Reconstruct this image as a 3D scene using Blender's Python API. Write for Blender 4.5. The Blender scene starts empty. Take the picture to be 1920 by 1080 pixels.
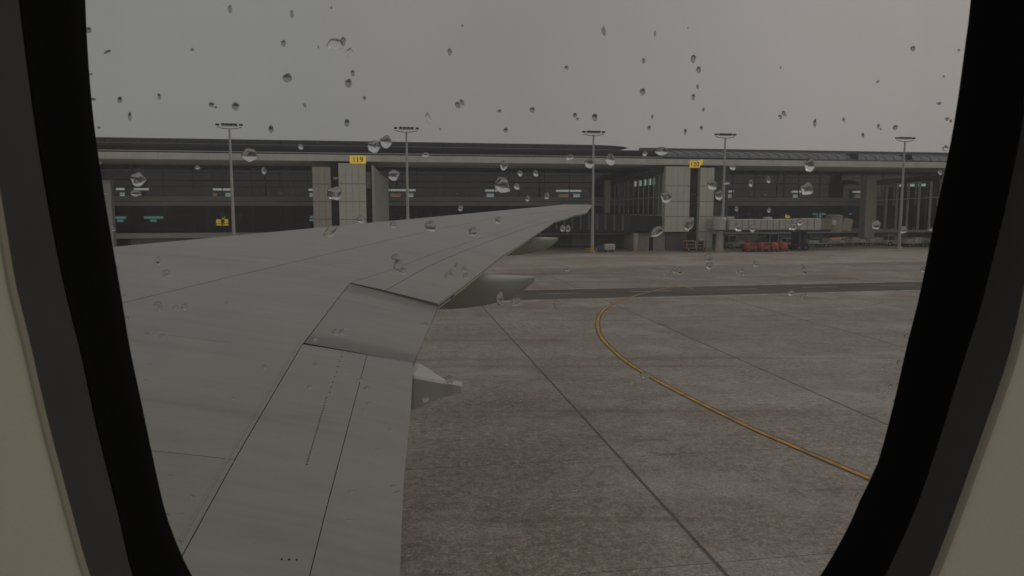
import bpy, bmesh, math, random
from mathutils import Vector, Matrix
random.seed(11)
R = math.radians
SC = bpy.context.scene
COL = SC.collection

# ------------------------------------------------------------ camera, sky, sun, exposure
F_PX, HORIZON, EYE = 1387.0, 385.0, 6.5          # focal length and horizon measured on the 1920x1080 photograph
PITCH = math.atan((540 - HORIZON) / F_PX)
cd = bpy.data.cameras.new('camera'); cam = bpy.data.objects.new('camera', cd); COL.objects.link(cam)
cam.location = (0, 0, EYE); cam.rotation_euler = (R(90) - PITCH, 0, 0)
cd.sensor_width = 36; cd.lens = 26.0; cd.clip_start = 0.02; cd.clip_end = 3000
cd.dof.use_dof = True; cd.dof.focus_distance = 30; cd.dof.aperture_fstop = 60
SC.camera = cam
SC.view_settings.view_transform = 'Standard'; SC.view_settings.look = 'None'
SC.view_settings.exposure = 0.0; SC.view_settings.gamma = 1.0; SC.view_settings.use_curve_mapping = False
SC.render.resolution_x, SC.render.resolution_y = 1024, 576

w = bpy.data.worlds.new("World"); SC.world = w; w.use_nodes = True
nt = w.node_tree; nt.nodes.clear()
out = nt.nodes.new('ShaderNodeOutputWorld'); bg = nt.nodes.new('ShaderNodeBackground'); bg.inputs[1].default_value = 0.1
sky = nt.nodes.new('ShaderNodeTexSky'); sky.sky_type = 'NISHITA'; sky.sun_disc = False
sky.sun_elevation = R(38); sky.sun_rotation = R(70); sky.dust_density = 6; sky.air_density = 1.5
hs = nt.nodes.new('ShaderNodeHueSaturation'); hs.inputs['Saturation'].default_value = 0.15
nt.links.new(sky.outputs[0], hs.inputs['Color'])
geo = nt.nodes.new('ShaderNodeTexCoord')
sep = nt.nodes.new('ShaderNodeSeparateXYZ'); nt.links.new(geo.outputs['Generated'], sep.inputs[0])
def rampn(tree, stops, inp, interp='LINEAR'):
    r = tree.nodes.new('ShaderNodeValToRGB'); r.color_ramp.interpolation = interp
    e = r.color_ramp.elements
    e[0].position, e[0].color = stops[0][0], (*stops[0][1], 1)
    e[1].position, e[1].color = stops[-1][0], (*stops[-1][1], 1)
    for p, c in stops[1:-1]:
        n = e.new(p); n.color = (*c, 1)
    tree.links.new(inp, r.inputs[0]); return r
# overcast cloud layer: grey on the left, faintly warm towards the veiled sun on the right, lighter overhead
mr = nt.nodes.new('ShaderNodeMapRange'); mr.inputs[1].default_value = -1; mr.inputs[2].default_value = 1
nt.links.new(sep.outputs[0], mr.inputs[0])
side = rampn(nt, [(0, (.225, .227, .230)), (.33, (.232, .233, .235)), (.5, (.250, .244, .243)), (.68, (.305, .283, .272)), (1, (.33, .31, .29))], mr.outputs[0])
up = rampn(nt, [(0, (1, 1, 1)), (.3, (1.03, 1.03, 1.02)), (1, (1.28, 1.28, 1.28))], sep.outputs[2])
mul = nt.nodes.new('ShaderNodeMixRGB'); mul.blend_type = 'MULTIPLY'; mul.inputs[0].default_value = 1
nt.links.new(side.outputs[0], mul.inputs[1]); nt.links.new(up.outputs[0], mul.inputs[2])
cn = nt.nodes.new('ShaderNodeTexNoise'); cn.inputs['Scale'].default_value = 2.2; cn.inputs['Detail'].default_value = 3
nt.links.new(geo.outputs['Generated'], cn.inputs['Vector'])
cr = rampn(nt, [(.3, (8.9, 8.9, 8.95)), (.7, (10.1, 10.05, 10.0))], cn.outputs[0])
mul2 = nt.nodes.new('ShaderNodeVectorMath'); mul2.operation = 'MULTIPLY'
nt.links.new(mul.outputs[0], mul2.inputs[0]); nt.links.new(cr.outputs[0], mul2.inputs[1])
mx = nt.nodes.new('ShaderNodeMixRGB'); mx.inputs[0].default_value = 0.96
nt.links.new(hs.outputs[0], mx.inputs[1]); nt.links.new(mul2.outputs[0], mx.inputs[2])
nt.links.new(mx.outputs[0], bg.inputs[0]); nt.links.new(bg.outputs[0], out.inputs[0])

sd = bpy.data.lights.new('sun', 'SUN'); sd.energy = 0.5; sd.angle = R(25); sd.color = (1, .95, .88)
sun = bpy.data.objects.new('sun', sd); COL.objects.link(sun)
sun.rotation_euler = Vector((-math.sin(R(70)) * math.cos(R(38)), -math.cos(R(70)) * math.cos(R(38)), -math.sin(R(38)))).to_track_quat('-Z', 'Y').to_euler()

# ------------------------------------------------------------ measuring helpers (photo pixel -> place on a known surface)
def ray(x, y):
    a = (x - 960) / F_PX; b = (540 - y) / F_PX
    return Vector((a, math.cos(PITCH) + b * math.sin(PITCH), -math.sin(PITCH) + b * math.cos(PITCH)))
def ground(x, y, z=0.0):
    d = ray(x, y); t = (z - EYE) / d.z; return Vector((d.x * t, d.y * t, z))
def wallp(x, y, Y):
    d = ray(x, y); t = Y / d.y; return Vector((d.x * t, Y, EYE + d.z * t))
TH = R(11.1); Y0 = 102.0
def local(x, y, t):                                # (s, z) on the plane t metres behind the eaves of the terminal
    d = ray(x, y); c, s = math.cos(TH), math.sin(TH)
    k = (t + Y0 * c) / (-s * d.x + c * d.y); P = d * k
    return P.x * c + (P.y - Y0) * s, P.z + EYE
def world(s, t, z=0):
    c, n = math.cos(TH), math.sin(TH)
    return Vector((s * c - t * n, Y0 + s * n + t * c, z))
def S_(x, t, y=400): return local(x, y, t)[0]
def Z_(x, y, t): return local(x, y, t)[1]

# ------------------------------------------------------------ materials
def mat(name, col, rough=.6, metal=0, var=.12, scale=3.0, bump=0.0, bscale=40, spec=.5, col2=None, coord='Object', stretch=(1, 1, 1)):
    m = bpy.data.materials.new(name); m.use_nodes = True; t = m.node_tree; b = t.nodes['Principled BSDF']
    b.inputs['Roughness'].default_value = rough; b.inputs['Metallic'].default_value = metal
    b.inputs['Specular IOR Level'].default_value = spec
    tc = t.nodes.new('ShaderNodeTexCoord'); mp = t.nodes.new('ShaderNodeMapping'); mp.inputs['Scale'].default_value = stretch
    t.links.new(tc.outputs[coord], mp.inputs[0])
    n = t.nodes.new('ShaderNodeTexNoise'); n.inputs['Scale'].default_value = scale; n.inputs['Detail'].default_value = 6
    t.links.new(mp.outputs[0], n.inputs['Vector'])
    c2 = col2 or tuple(c * (1 + var) for c in col)
    c1 = tuple(c * (1 - var) for c in col)
    r = rampn(t, [(.32, c1), (.68, c2)], n.outputs[0]); t.links.new(r.outputs[0], b.inputs['Base Color'])
    if bump:
        n2 = t.nodes.new('ShaderNodeTexNoise'); n2.inputs['Scale'].default_value = bscale; n2.inputs['Detail'].default_value = 3
        t.links.new(tc.outputs[coord], n2.inputs['Vector'])
        bp = t.nodes.new('ShaderNodeBump'); bp.inputs['Strength'].default_value = bump; bp.inputs['Distance'].default_value = .02
        t.links.new(n2.outputs[0], bp.inputs['Height']); t.links.new(bp.outputs[0], b.inputs['Normal'])
    return m
def emis(name, col, strength):
    m = bpy.data.materials.new(name); m.use_nodes = True; b = m.node_tree.nodes['Principled BSDF']
    b.inputs['Base Color'].default_value = (*[min(1, c) for c in col], 1)
    b.inputs['Emission Color'].default_value = (*col, 1); b.inputs['Emission Strength'].default_value = strength; return m
def thin_glass(name, tint, gloss=1.0, rough=.02):
    m = bpy.data.materials.new(name); m.use_nodes = True; t = m.node_tree; t.nodes.clear()
    o = t.nodes.new('ShaderNodeOutputMaterial'); mixn = t.nodes.new('ShaderNodeMixShader')
    tr = t.nodes.new('ShaderNodeBsdfTransparent'); tr.inputs[0].default_value = (*tint, 1)
    gl = t.nodes.new('ShaderNodeBsdfGlossy'); gl.inputs['Roughness'].default_value = rough
    fr = t.nodes.new('ShaderNodeFresnel'); fr.inputs[0].default_value = 1.45
    mu = t.nodes.new('ShaderNodeMath'); mu.operation = 'MULTIPLY'; mu.inputs[1].default_value = gloss
    t.links.new(fr.outputs[0], mu.inputs[0]); t.links.new(mu.outputs[0], mixn.inputs[0])
    t.links.new(tr.outputs[0], mixn.inputs[1]); t.links.new(gl.outputs[0], mixn.inputs[2]); t.links.new(mixn.outputs[0], o.inputs[0])
    return m
M = dict(
    fascia=mat('pale_fascia_paint', (.62, .615, .56), .55, var=.1, scale=.5),
    soffit=mat('soffit_panel_paint', (.78, .78, .75), .6, var=.06),
    roof_dark=mat('dark_roof_metal', (.012, .0115, .0125), .8, var=.2, scale=.4, spec=.08),
    roof_mid=mat('dark_upper_roof', (.05, .05, .051), .7, var=.15, scale=.4),
    roof_grey=mat('grey_roof_sheet', (.12, .12, .12), .6, var=.12, scale=.5),
    trim=mat('pale_roof_trim', (.4, .4, .39), .5),
    black=mat('black_recess', (.012, .012, .011), .8),
    slab=mat('concrete_slab_edge', (.36, .36, .34), .7, var=.15, scale=1.2, stretch=(.3, 1, 2)),
    mullion=mat('dark_mullion', (.03, .03, .03), .5),
    column=mat('grey_column', (.17, .17, .163), .7),  # even dark grey, shared by columns, doors and ribs
    inside=mat('dim_interior', (.08, .088, .088), .8),
    panel_g=mat('greenish_grey_panel', (.6, .61, .53), .6, var=.07, scale=1.5),
    panel_b=mat('brownish_grey_panel', (.44, .4, .355), .6, var=.08, scale=1.5),
    panel_w=mat('pale_grey_panel', (.5, .505, .48), .55, var=.07, scale=1.5),
    bridge=mat('pale_bridge_paint', (.5, .495, .475), .5, var=.1, scale=.8, stretch=(1, 1, 3)),
    bridge2=mat('brown_bellows_fabric', (.3, .28, .225), .8, var=.15),
    steel=mat('dark_steel', (.03, .03, .03), .5),
    mast=mat('mast_galvanised', (.42, .42, .395), .5, var=.08),
    lampdark=mat('floodlight_housing', (.02, .02, .02), .5),
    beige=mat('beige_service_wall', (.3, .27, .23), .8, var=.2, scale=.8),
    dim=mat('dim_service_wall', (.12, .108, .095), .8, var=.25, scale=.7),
    red=mat('red_tarpaulin', (.42, .07, .03), .6, var=.2, scale=3),
    flap=mat('dark_green_flap', (.02, .026, .022), .6),
    orange=mat('orange_paint', (.42, .16, .05), .5, var=.2),
    tyre=mat('tyre_rubber', (.012, .012, .012), .8),
    white=mat('white_vehicle_paint', (.55, .55, .52), .4, var=.15),
    cartgrey=mat('cart_grey', (.46, .445, .41), .6, var=.2),
    blue=mat('blue_plastic', (.04, .09, .16), .5),
    yellow=mat('yellow_barrier_paint', (.6, .36, .03), .5, var=.1), ysign=emis('backlit_yellow_sign', (1, .66, .09), .25), ysign2=emis('bright_hanging_sign', (1, .62, .07), .8),
    ink=mat('dark_sign_ink', (.05, .035, .008), .6),
    winglow=mat('wing_underside', (.4, .41, .37), .5, var=.08),
    wcore=mat('dark_gap_sealant', (.024, .022, .02), .8),
    fairing=mat('fairing_paint', (.38, .385, .345), .5, var=.08, scale=2),
    cabin=mat('cabin_wall_plastic', (.62, .58, .46), .65, var=.03, scale=2, bump=.05, bscale=700),
    reveal=mat('dark_reveal_plastic', (.05, .048, .046), .6, var=.08, scale=6, spec=.3),
    gasket=mat('black_window_gasket', (.0028, .0026, .0026), .8, var=.2, scale=10, spec=.12),
    lip=mat('window_lip_plastic', (.3, .27, .2), .6, var=.05),
    fuselage=mat('fuselage_paint', (.5, .5, .48), .4, var=.04),
    yline=mat('yellow_taxi_paint', (.30, .19, .06), .7, col2=(.68, .34, .03), scale=2.6, bump=.3, coord='Object'),
    yfaint=mat('worn_yellow_paint', (.36, .3, .14), .7, var=.3, scale=1.2),
    ydark=mat('dark_line_border', (.085, .07, .058), .8, var=.35, scale=2),
    wline=mat('worn_white_paint', (.2, .19, .175), .7, col2=(.66, .64, .6), scale=1.1),
    seal=mat('joint_sealant_black', (.105, .085, .07), .75, var=.3, scale=1.5),
    lit_w=emis('lit_white', (1, 1, .97), .62), lit_w2=emis('lit_cool_panel', (.9, 1, 1), .36), lit_teal=emis('lit_teal', (.45, .95, .9), .3),
    lit_o=emis('lit_amber', (1, .55, .3), .2), amber=emis('amber_strip', (1, .4, .12), .16),
    glass_u=thin_glass('facade_glass_upper', (.6, .63, .62), 1.9), glass_l=thin_glass('facade_glass_lower', (.58, .6, .59), .3),
    glass_w=thin_glass('walkway_glass', (.8, .84, .84), .5), pane=thin_glass('cabin_window_glass', (.97, .97, .965), .35),
)
drop = bpy.data.materials.new('water'); drop.use_nodes = True
b = drop.node_tree.nodes['Principled BSDF']; b.inputs['Transmission Weight'].default_value = 1; b.inputs['IOR'].default_value = 1.33
b.inputs['Roughness'].default_value = 0; b.inputs['Base Color'].default_value = (1, 1, 1, 1)
M['water'] = drop

def apron_mat():
    m = bpy.data.materials.new('wet_worn_concrete'); m.use_nodes = True; t = m.node_tree; b = t.nodes['Principled BSDF']; L = t.links
    g = t.nodes.new('ShaderNodeNewGeometry'); P = g.outputs['Position']
    def noise(s, d=5, st=(1, 1, 1), rough=.6):
        mp = t.nodes.new('ShaderNodeMapping'); mp.inputs['Scale'].default_value = st; mp.inputs['Rotation'].default_value = (0, 0, -TH); L.new(P, mp.inputs[0])
        n = t.nodes.new('ShaderNodeTexNoise'); n.inputs['Scale'].default_value = s; n.inputs['Detail'].default_value = d; n.inputs['Roughness'].default_value = rough
        L.new(mp.outputs[0], n.inputs['Vector']); return n.outputs[0]
    def mix(fac, a, bb, mode='MIX'):
        n = t.nodes.new('ShaderNodeMixRGB'); n.blend_type = mode
        if isinstance(fac, float): n.inputs[0].default_value = fac
        else: L.new(fac, n.inputs[0])
        L.new(a, n.inputs[1])
        if isinstance(bb, tuple): n.inputs[2].default_value = (*bb, 1)
        else: L.new(bb, n.inputs[2])
        return n.outputs[0]
    base = rampn(t, [(.34, (.205, .172, .144)), (.5, (.228, .2, .17)), (.66, (.275, .253, .226))], noise(.085, 7, (1, 1.6, 1))).outputs[0]
    grain = rampn(t, [(.36, (.5, .49, .48)), (.5, (1, 1, 1)), (.64, (1.65, 1.65, 1.65))], noise(5, 8, rough=.85)).outputs[0]
    c = mix(1.0, base, grain, 'MULTIPLY')
    blot = rampn(t, [(.4, (.88, .87, .86)), (.6, (1.1, 1.1, 1.1))], noise(1.3, 8, rough=.75)).outputs[0]
    c = mix(1.0, c, blot, 'MULTIPLY')
    wear = rampn(t, [(.5, (0, 0, 0)), (.62, (.7, .7, .7))], noise(.2, 8, rough=.75)).outputs[0]
    c = mix(wear, c, (.33, .312, .285))
    stain = rampn(t, [(.55, (0, 0, 0)), (.7, (.4, .4, .4))], noise(.3, 4, (.25, 1.7, 1))).outputs[0]
    c = mix(stain, c, (.135, .108, .088))
    fine = rampn(t, [(.3, (.5, .5, .5)), (.5, (1, 1, 1)), (.7, (1.7, 1.7, 1.7))], noise(15, 3, rough=.8)).outputs[0]
    c = mix(.8, c, fine, 'MULTIPLY')
    tyre = rampn(t, [(.57, (1, 1, 1)), (.66, (.76, .72, .69))], noise(.55, 5, (.05, 1.4, 1))).outputs[0]
    c = mix(1.0, c, tyre, 'MULTIPLY')
    oi = t.nodes.new('ShaderNodeObjectInfo'); sv = rampn(t, [(0, (.90, .89, .88)), (1, (1.1, 1.1, 1.1))], oi.outputs['Random']).outputs[0]
    c = mix(1.0, c, sv, 'MULTIPLY')
    L.new(c, b.inputs['Base Color'])
    rr = rampn(t, [(.35, (.42, .42, .42)), (.65, (.72, .72, .72))], noise(.12, 6)).outputs[0]; L.new(rr, b.inputs['Roughness'])
    b.inputs['Specular IOR Level'].default_value = .4
    bp = t.nodes.new('ShaderNodeBump'); bp.inputs['Strength'].default_value = .5; bp.inputs['Distance'].default_value = .01
    L.new(noise(14, 5, rough=.7), bp.inputs['Height']); L.new(bp.outputs[0], b.inputs['Normal'])
    return m
M['apron'] = apron_mat()
def asphalt_mat():
    m = mat('wet_asphalt', (.07, .06, .05), .75, col2=(.12, .105, .09), scale=.35, bump=.4, bscale=30, stretch=(.15, 1, 1), spec=.25); return m
M['asphalt'] = asphalt_mat()

def wing_mat(name, tint=1.0, edge=False):
    """grey wing paint with chordwise rain streaks; uv.x runs along the span, uv.y along the chord"""
    m = bpy.data.materials.new(name); m.use_nodes = True; t = m.node_tree; b = t.nodes['Principled BSDF']; L = t.links
    tc = t.nodes.new('ShaderNodeTexCoord')
    def noise(s, d, st, src='Object'):
        mp = t.nodes.new('ShaderNodeMapping'); mp.inputs['Scale'].default_value = st; L.new(tc.outputs[src], mp.inputs[0])
        n = t.nodes.new('ShaderNodeTexNoise'); n.inputs['Scale'].default_value = s; n.inputs['Detail'].default_value = d; n.inputs['Roughness'].default_value = .65
        L.new(mp.outputs[0], n.inputs['Vector']); return n.outputs[0]
    k = tint * .95
    a = rampn(t, [(.3, (.213 * k, .2 * k, .182 * k)), (.7, (.25 * k, .237 * k, .216 * k))], noise(.6, 5, (1, 1, 1))).outputs[0]
    s = rampn(t, [(.35, (.9, .895, .885)), (.6, (1.03, 1.03, 1.03))], noise(2.0, 7, (.22, 3, 1))).outputs[0]
    d = rampn(t, [(.57, (1, 1, 1)), (.7, (.74, .73, .71))], noise(.8, 8, (.16, 2.2, 1))).outputs[0]
    def mulc(p, q):
        n = t.nodes.new('ShaderNodeMixRGB'); n.blend_type = 'MULTIPLY'; n.inputs[0].default_value = 1; L.new(p, n.inputs[1]); L.new(q, n.inputs[2]); return n.outputs[0]
    c = mulc(mulc(a, s), d)
    if edge:                                        # darker bands along both ends of the drooped panel
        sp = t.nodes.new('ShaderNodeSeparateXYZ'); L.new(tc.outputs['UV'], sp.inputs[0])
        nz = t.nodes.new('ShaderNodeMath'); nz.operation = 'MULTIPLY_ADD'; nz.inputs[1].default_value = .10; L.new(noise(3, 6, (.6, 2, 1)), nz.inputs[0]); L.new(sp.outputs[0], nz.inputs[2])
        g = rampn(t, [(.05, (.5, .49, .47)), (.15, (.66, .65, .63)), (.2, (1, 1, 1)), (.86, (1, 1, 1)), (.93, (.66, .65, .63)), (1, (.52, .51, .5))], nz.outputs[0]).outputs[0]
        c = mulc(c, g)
    L.new(c, b.inputs['Base Color']); b.inputs['Roughness'].default_value = .33; b.inputs['Specular IOR Level'].default_value = .6
    bp = t.nodes.new('ShaderNodeBump'); bp.inputs['Strength'].default_value = .12; bp.inputs['Distance'].default_value = .02
    L.new(noise(5, 5, (1, 1, 1)), bp.inputs['Height']); L.new(bp.outputs[0], b.inputs['Normal'])
    return m
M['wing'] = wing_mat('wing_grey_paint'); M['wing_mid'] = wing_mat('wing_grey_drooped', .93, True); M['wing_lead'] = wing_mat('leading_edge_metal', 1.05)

# ------------------------------------------------------------ mesh helpers
def sharpen(bm, ang=.85):
    for e in bm.edges:
        if len(e.link_faces) == 2 and e.calc_face_angle(0) > ang: e.smooth = False
class MB:
    def __init__(s): s.bm = bmesh.new()
    def box(s, x0, x1, y0, y1, z0, z1, mi=0):
        v = [s.bm.verts.new(p) for p in [(x0, y0, z0), (x1, y0, z0), (x1, y1, z0), (x0, y1, z0), (x0, y0, z1), (x1, y0, z1), (x1, y1, z1), (x0, y1, z1)]]
        for f in [(0, 3, 2, 1), (4, 5, 6, 7), (0, 1, 5, 4), (1, 2, 6, 5), (2, 3, 7, 6), (3, 0, 4, 7)]:
            q = s.bm.faces.new([v[i] for i in f]); q.material_index = mi
        return s
    def hexa(s, pts, mi=0):
        v = [s.bm.verts.new(p) for p in pts]
        for f in [(0, 3, 2, 1), (4, 5, 6, 7), (0, 1, 5, 4), (1, 2, 6, 5), (2, 3, 7, 6), (3, 0, 4, 7)]:
            q = s.bm.faces.new([v[i] for i in f]); q.material_index = mi
        return s
    def tube(s, p, q, r0, r1=None, n=10, caps=True):
        r1 = r0 if r1 is None else r1; p, q = Vector(p), Vector(q); d = (q - p).normalized()
        a = d.orthogonal().normalized(); b2 = d.cross(a)
        A = [s.bm.verts.new(p + (a * math.cos(2 * math.pi * i / n) + b2 * math.sin(2 * math.pi * i / n)) * r0) for i in range(n)]
        B = [s.bm.verts.new(q + (a * math.cos(2 * math.pi * i / n) + b2 * math.sin(2 * math.pi * i / n)) * r1) for i in range(n)]
        for i in range(n):
            f = s.bm.faces.new([A[i], A[(i + 1) % n], B[(i + 1) % n], B[i]]); f.smooth = n > 6
        if caps: s.bm.faces.new(A[::-1]); s.bm.faces.new(B)
        return s
    def prism(s, poly, axis, a0, a1):              # polygon of (u,v) swept along an axis: 'x' uses (y,z), 'y' uses (x,z), 'z' uses (x,y)
        def P(u, v, w): return {'x': (w, u, v), 'y': (u, w, v), 'z': (u, v, w)}[axis]
        A = [s.bm.verts.new(P(u, v, a0)) for u, v in poly]; B = [s.bm.verts.new(P(u, v, a1)) for u, v in poly]; n = len(poly)
        for i in range(n): s.bm.faces.new([A[i], A[(i + 1) % n], B[(i + 1) % n], B[i]])
        s.bm.faces.new(A[::-1]); s.bm.faces.new(B); return s
    def loft(s, rings, smooth=True, caps=True, closed=True):
        V = [[s.bm.verts.new(p) for p in r] for r in rings]; n = len(rings[0])
        for a, b2 in zip(V, V[1:]):
            for i in range(n if closed else n - 1):
                f = s.bm.faces.new([a[i], a[(i + 1) % n], b2[(i + 1) % n], b2[i]]); f.smooth = smooth
        if caps and closed: s.bm.faces.new(V[0][::-1]); s.bm.faces.new(V[-1])
        return s
    def build(s, name, m, parent=None, bevel=0, label=None, loc=None, rz=0):
        if bevel: bmesh.ops.bevel(s.bm, geom=s.bm.edges[:], offset=bevel, segments=1, affect='EDGES', profile=.5, clamp_overlap=True)
        bmesh.ops.recalc_face_normals(s.bm, faces=s.bm.faces[:]); sharpen(s.bm)
        me = bpy.data.meshes.new(name); s.bm.to_mesh(me); s.bm.free()
        for mm in (m if isinstance(m, (list, tuple)) else [m]): me.materials.append(mm)
        o = bpy.data.objects.new(name, me); COL.objects.link(o)
        if parent: o.parent = parent
        if label: o['label'] = label
        if loc is not None: o.location = loc; o.rotation_euler.z = rz
        return o
def tag(o, label=None, cat=None, group=None, kind=None):
    if label: o['label'] = label
    if cat: o['category'] = cat
    if group: o['group'] = group
    if kind: o['kind'] = kind
    return o
def thing(name, label, cat, loc=(0, 0, 0), rz=0, group=None):
    o = bpy.data.objects.new(name, None); COL.objects.link(o); o.location = loc; o.rotation_euler.z = rz
    o.empty_display_size = .2
    return tag(o, label, cat, group)
def tthing(name, label, cat, group=None, s=0, t=0, z=0): return thing(name, label, cat, world(s, t, z), TH, group)
def dup(o, name=None, parent=None, **kw):
    c = o.copy(); COL.objects.link(c)
    if parent is not None: c.parent = parent
    return c
def copy_tree(o, loc, label, rz=None):
    r = o.copy(); COL.objects.link(r); r.location = loc; r['label'] = label
    if rz is not None: r.rotation_euler.z = rz
    for ch in list(o.children):
        c = ch.copy(); COL.objects.link(c); c.parent = r
        for g in ch.children:
            d = g.copy(); COL.objects.link(d); d.parent = c
    return r

# ============================================================ GROUND
MB().box(-420, 420, -120, 520, -.30, -.10).build('ground', M['apron'])['kind'] = 'structure'
apron = thing('apron', 'pale worn concrete apron of large jointed slabs', 'apron'); del apron['category']; apron['kind'] = 'structure'
JR = R(9.3); AX, AY = ground(1162, 858).x, ground(1162, 858).y      # a joint crossing on the near apron
SW, SL = 8.75, 5.75
apron.location = (AX, AY, 0); apron.rotation_euler.z = JR
slabm = None; gx, gy = .075, .018
i0, i1, j0, j1 = -5, 9, -4, 16
for i in range(i0, i1):
    for j in range(j0, j1):
        if slabm is None:
            mb = MB(); mb.box(gx / 2, SW - gx / 2, gy / 2, SL - gy / 2, -.10, 0)
            slabm = mb.build('slab', M['apron'], apron, bevel=.006)
            o = slabm
        else: o = dup(slabm)
        o.location = (i * SW, j * SL, 0)
# apron beyond the slab field
mb = MB(); X0, X1, Yb0, Yb1 = i0 * SW, i1 * SW, j0 * SL, j1 * SL
for q in [(-400, X0, -100, 400), (X1, 400, -100, 400), (X0, X1, Yb1, 400), (X0, X1, -100, Yb0)]: mb.box(q[0], q[1], q[2], q[3], -.099, -.001)
mb.build('outer_paving', M['apron'], apron)
mb = MB()
for i in range(i0, i1 + 1): mb.box(i * SW - gx / 2, i * SW + gx / 2, Yb0, Yb1, -.06, -.006)
mb.build('joint_sealant', M['seal'], apron)
mb = MB()
for j in range(j0, j1 + 1): mb.box(X0, X1, j * SL - gy / 2, j * SL + gy / 2, -.06, -.009)
mb.build('joint_sealant', M['seal'], apron)

def ribbon(pts, width, z, name, m, kind='structure', parent=None, thick=.003):
    pts = [Vector((p[0], p[1], 0)) for p in pts]; bm = bmesh.new(); L = []
    for i, p in enumerate(pts):
        d = (pts[min(i + 1, len(pts) - 1)] - pts[max(i - 1, 0)]).normalized(); n = Vector((-d.y, d.x, 0)) * width / 2
        L.append((bm.verts.new((p + n).to_tuple()[:2] + (z,)), bm.verts.new((p - n).to_tuple()[:2] + (z,))))
    for a, c in zip(L, L[1:]): bm.faces.new([a[0], a[1], c[1], c[0]])
    me = bpy.data.meshes.new(name); bm.to_mesh(me); bm.free(); me.materials.append(m)
    o = bpy.data.objects.new(name, me); COL.objects.link(o)
    if parent: o.parent = parent
    elif kind: o['kind'] = kind
    for f in me.polygons:
        if f.normal.z < 0: me.flip_normals(); break
    return o
def catmull(P, k=8, closed=False):
    P = [Vector(p) for p in P]; o = []
    n = len(P)
    for i in range(n - 1):
        p0, p1, p2, p3 = P[max(i - 1, 0)], P[i], P[i + 1], P[min(i + 2, n - 1)]
        for j in range(k):
            t = j / k; o.append(.5 * ((2 * p1) + (p2 - p0) * t + (2 * p0 - 5 * p1 + 4 * p2 - p3) * t * t + (3 * p1 - p0 - 3 * p2 + p3) * t ** 3))
    o.append(P[-1]); return o
# service road crossing the apron, dark wet asphalt with worn white edge lines
def nearY(x): return 49.62 + .2215 * x
def farY(x): return 56.3 + .19 * x
rb = bmesh.new(); xs = list(range(-70, 96, 4)); VV = [(rb.verts.new((x, nearY(x) + .95 - max(0, x) * .02, .004)), rb.verts.new((x, farY(x), .004))) for x in xs]
for a, c in zip(VV, VV[1:]): rb.faces.new([a[0], c[0], c[1], a[1]])
me = bpy.data.meshes.new('service_road'); rb.to_mesh(me); rb.free(); me.materials.append(M['asphalt'])
o = bpy.data.objects.new('service_road', me); COL.objects.link(o); o['kind'] = 'structure'; o['label'] = 'dark wet service road crossing the apron'
m2 = M['apron'].copy(); m2.name = 'pale_stand_concrete'; M['stand'] = m2
bs = m2.node_tree.nodes['Principled BSDF']; lk = bs.inputs['Base Color'].links[0].from_socket
mm_ = m2.node_tree.nodes.new('ShaderNodeMixRGB'); mm_.blend_type = 'MULTIPLY'; mm_.inputs[0].default_value = 1; mm_.inputs[2].default_value = (1.32, 1.34, 1.34, 1)
m2.node_tree.links.new(lk, mm_.inputs[1]); m2.node_tree.links.new(mm_.outputs[0], bs.inputs['Base Color'])
bm = bmesh.new(); bm.faces.new([bm.verts.new(world(*q)) for q in [(-80, -27, .004), (95, -24, .004), (95, 16, .004), (-80, 16, .004)]])
me = bpy.data.meshes.new('stand_paving'); bm.to_mesh(me); bm.free(); me.materials.append(m2); o = bpy.data.objects.new('stand_paving', me); COL.objects.link(o); o['kind'] = 'structure'; o['label'] = 'paler concrete strip in front of the terminal'
wl = ribbon([(x, nearY(x) + .1) for x in xs], .22, .008, 'white_edge_line', M['wline']); wl['label'] = 'worn white line along the near edge of the service road'
wl = ribbon([(x, farY(x) + .35) for x in xs], .14, .008, 'white_edge_line', M['wline']); wl['label'] = 'thin white line along the far edge of the service road'
cl = None; mb = MB()
for x in range(-40, 80, 7):
    x2 = x + 3.2; y1 = (nearY(x) + farY(x)) / 2 + .8; y2 = (nearY(x2) + farY(x2)) / 2 + .8
    mb.hexa([(x, y1 - .07, .006), (x2, y2 - .07, .006), (x2, y2 + .07, .006), (x, y1 + .07, .006), (x, y1 - .07, .009), (x2, y2 - .07, .009), (x2, y2 + .07, .009), (x, y1 + .07, .009)])
o = mb.build('road_centre_marking', M['wline']); o['kind'] = 'structure'
# yellow taxi lead-in line with its dark border
tpx = [(1273, 536), (1223, 546), (1184, 557), (1152, 568), (1133, 580), (1123, 594), (1121, 613), (1128, 633), (1146, 653), (1173, 677), (1212, 702), (1251, 724), (1323, 761), (1407, 802), (1490, 838), (1629, 897), (1800, 968), (2100, 1085)]
tl = [ground(*p) for p in tpx]; tl = catmull(tl, 10)
o = ribbon(tl, .27, .010, 'line_border', M['ydark']); o['label'] = 'dark border under the yellow taxi line'
o = ribbon(tl, .15, .014, 'yellow_taxi_line', M['yline']); o['label'] = 'curved yellow taxi guide line on the concrete'
tl2 = catmull([ground(*p) for p in [(1300, 541), (1262, 531), (1195, 514), (1129, 499), (1068, 487), (1010, 477)]], 6)
o = ribbon(tl2, .22, .012, 'yellow_taxi_line', M['yfaint']); o['label'] = 'faint straight yellow line beyond the service road'

# ============================================================ TERMINAL
term = tthing('terminal_building', 'long two-storey glazed airport terminal with dark roof and pale eaves band', 'terminal')
SL0, SL1 = -72.0, 88.0
T = 14.0
MB().box(SL0, SL1, 0, .45, 12.22, 13.05).build('fascia', M['fascia'], term, bevel=.03)
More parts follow.
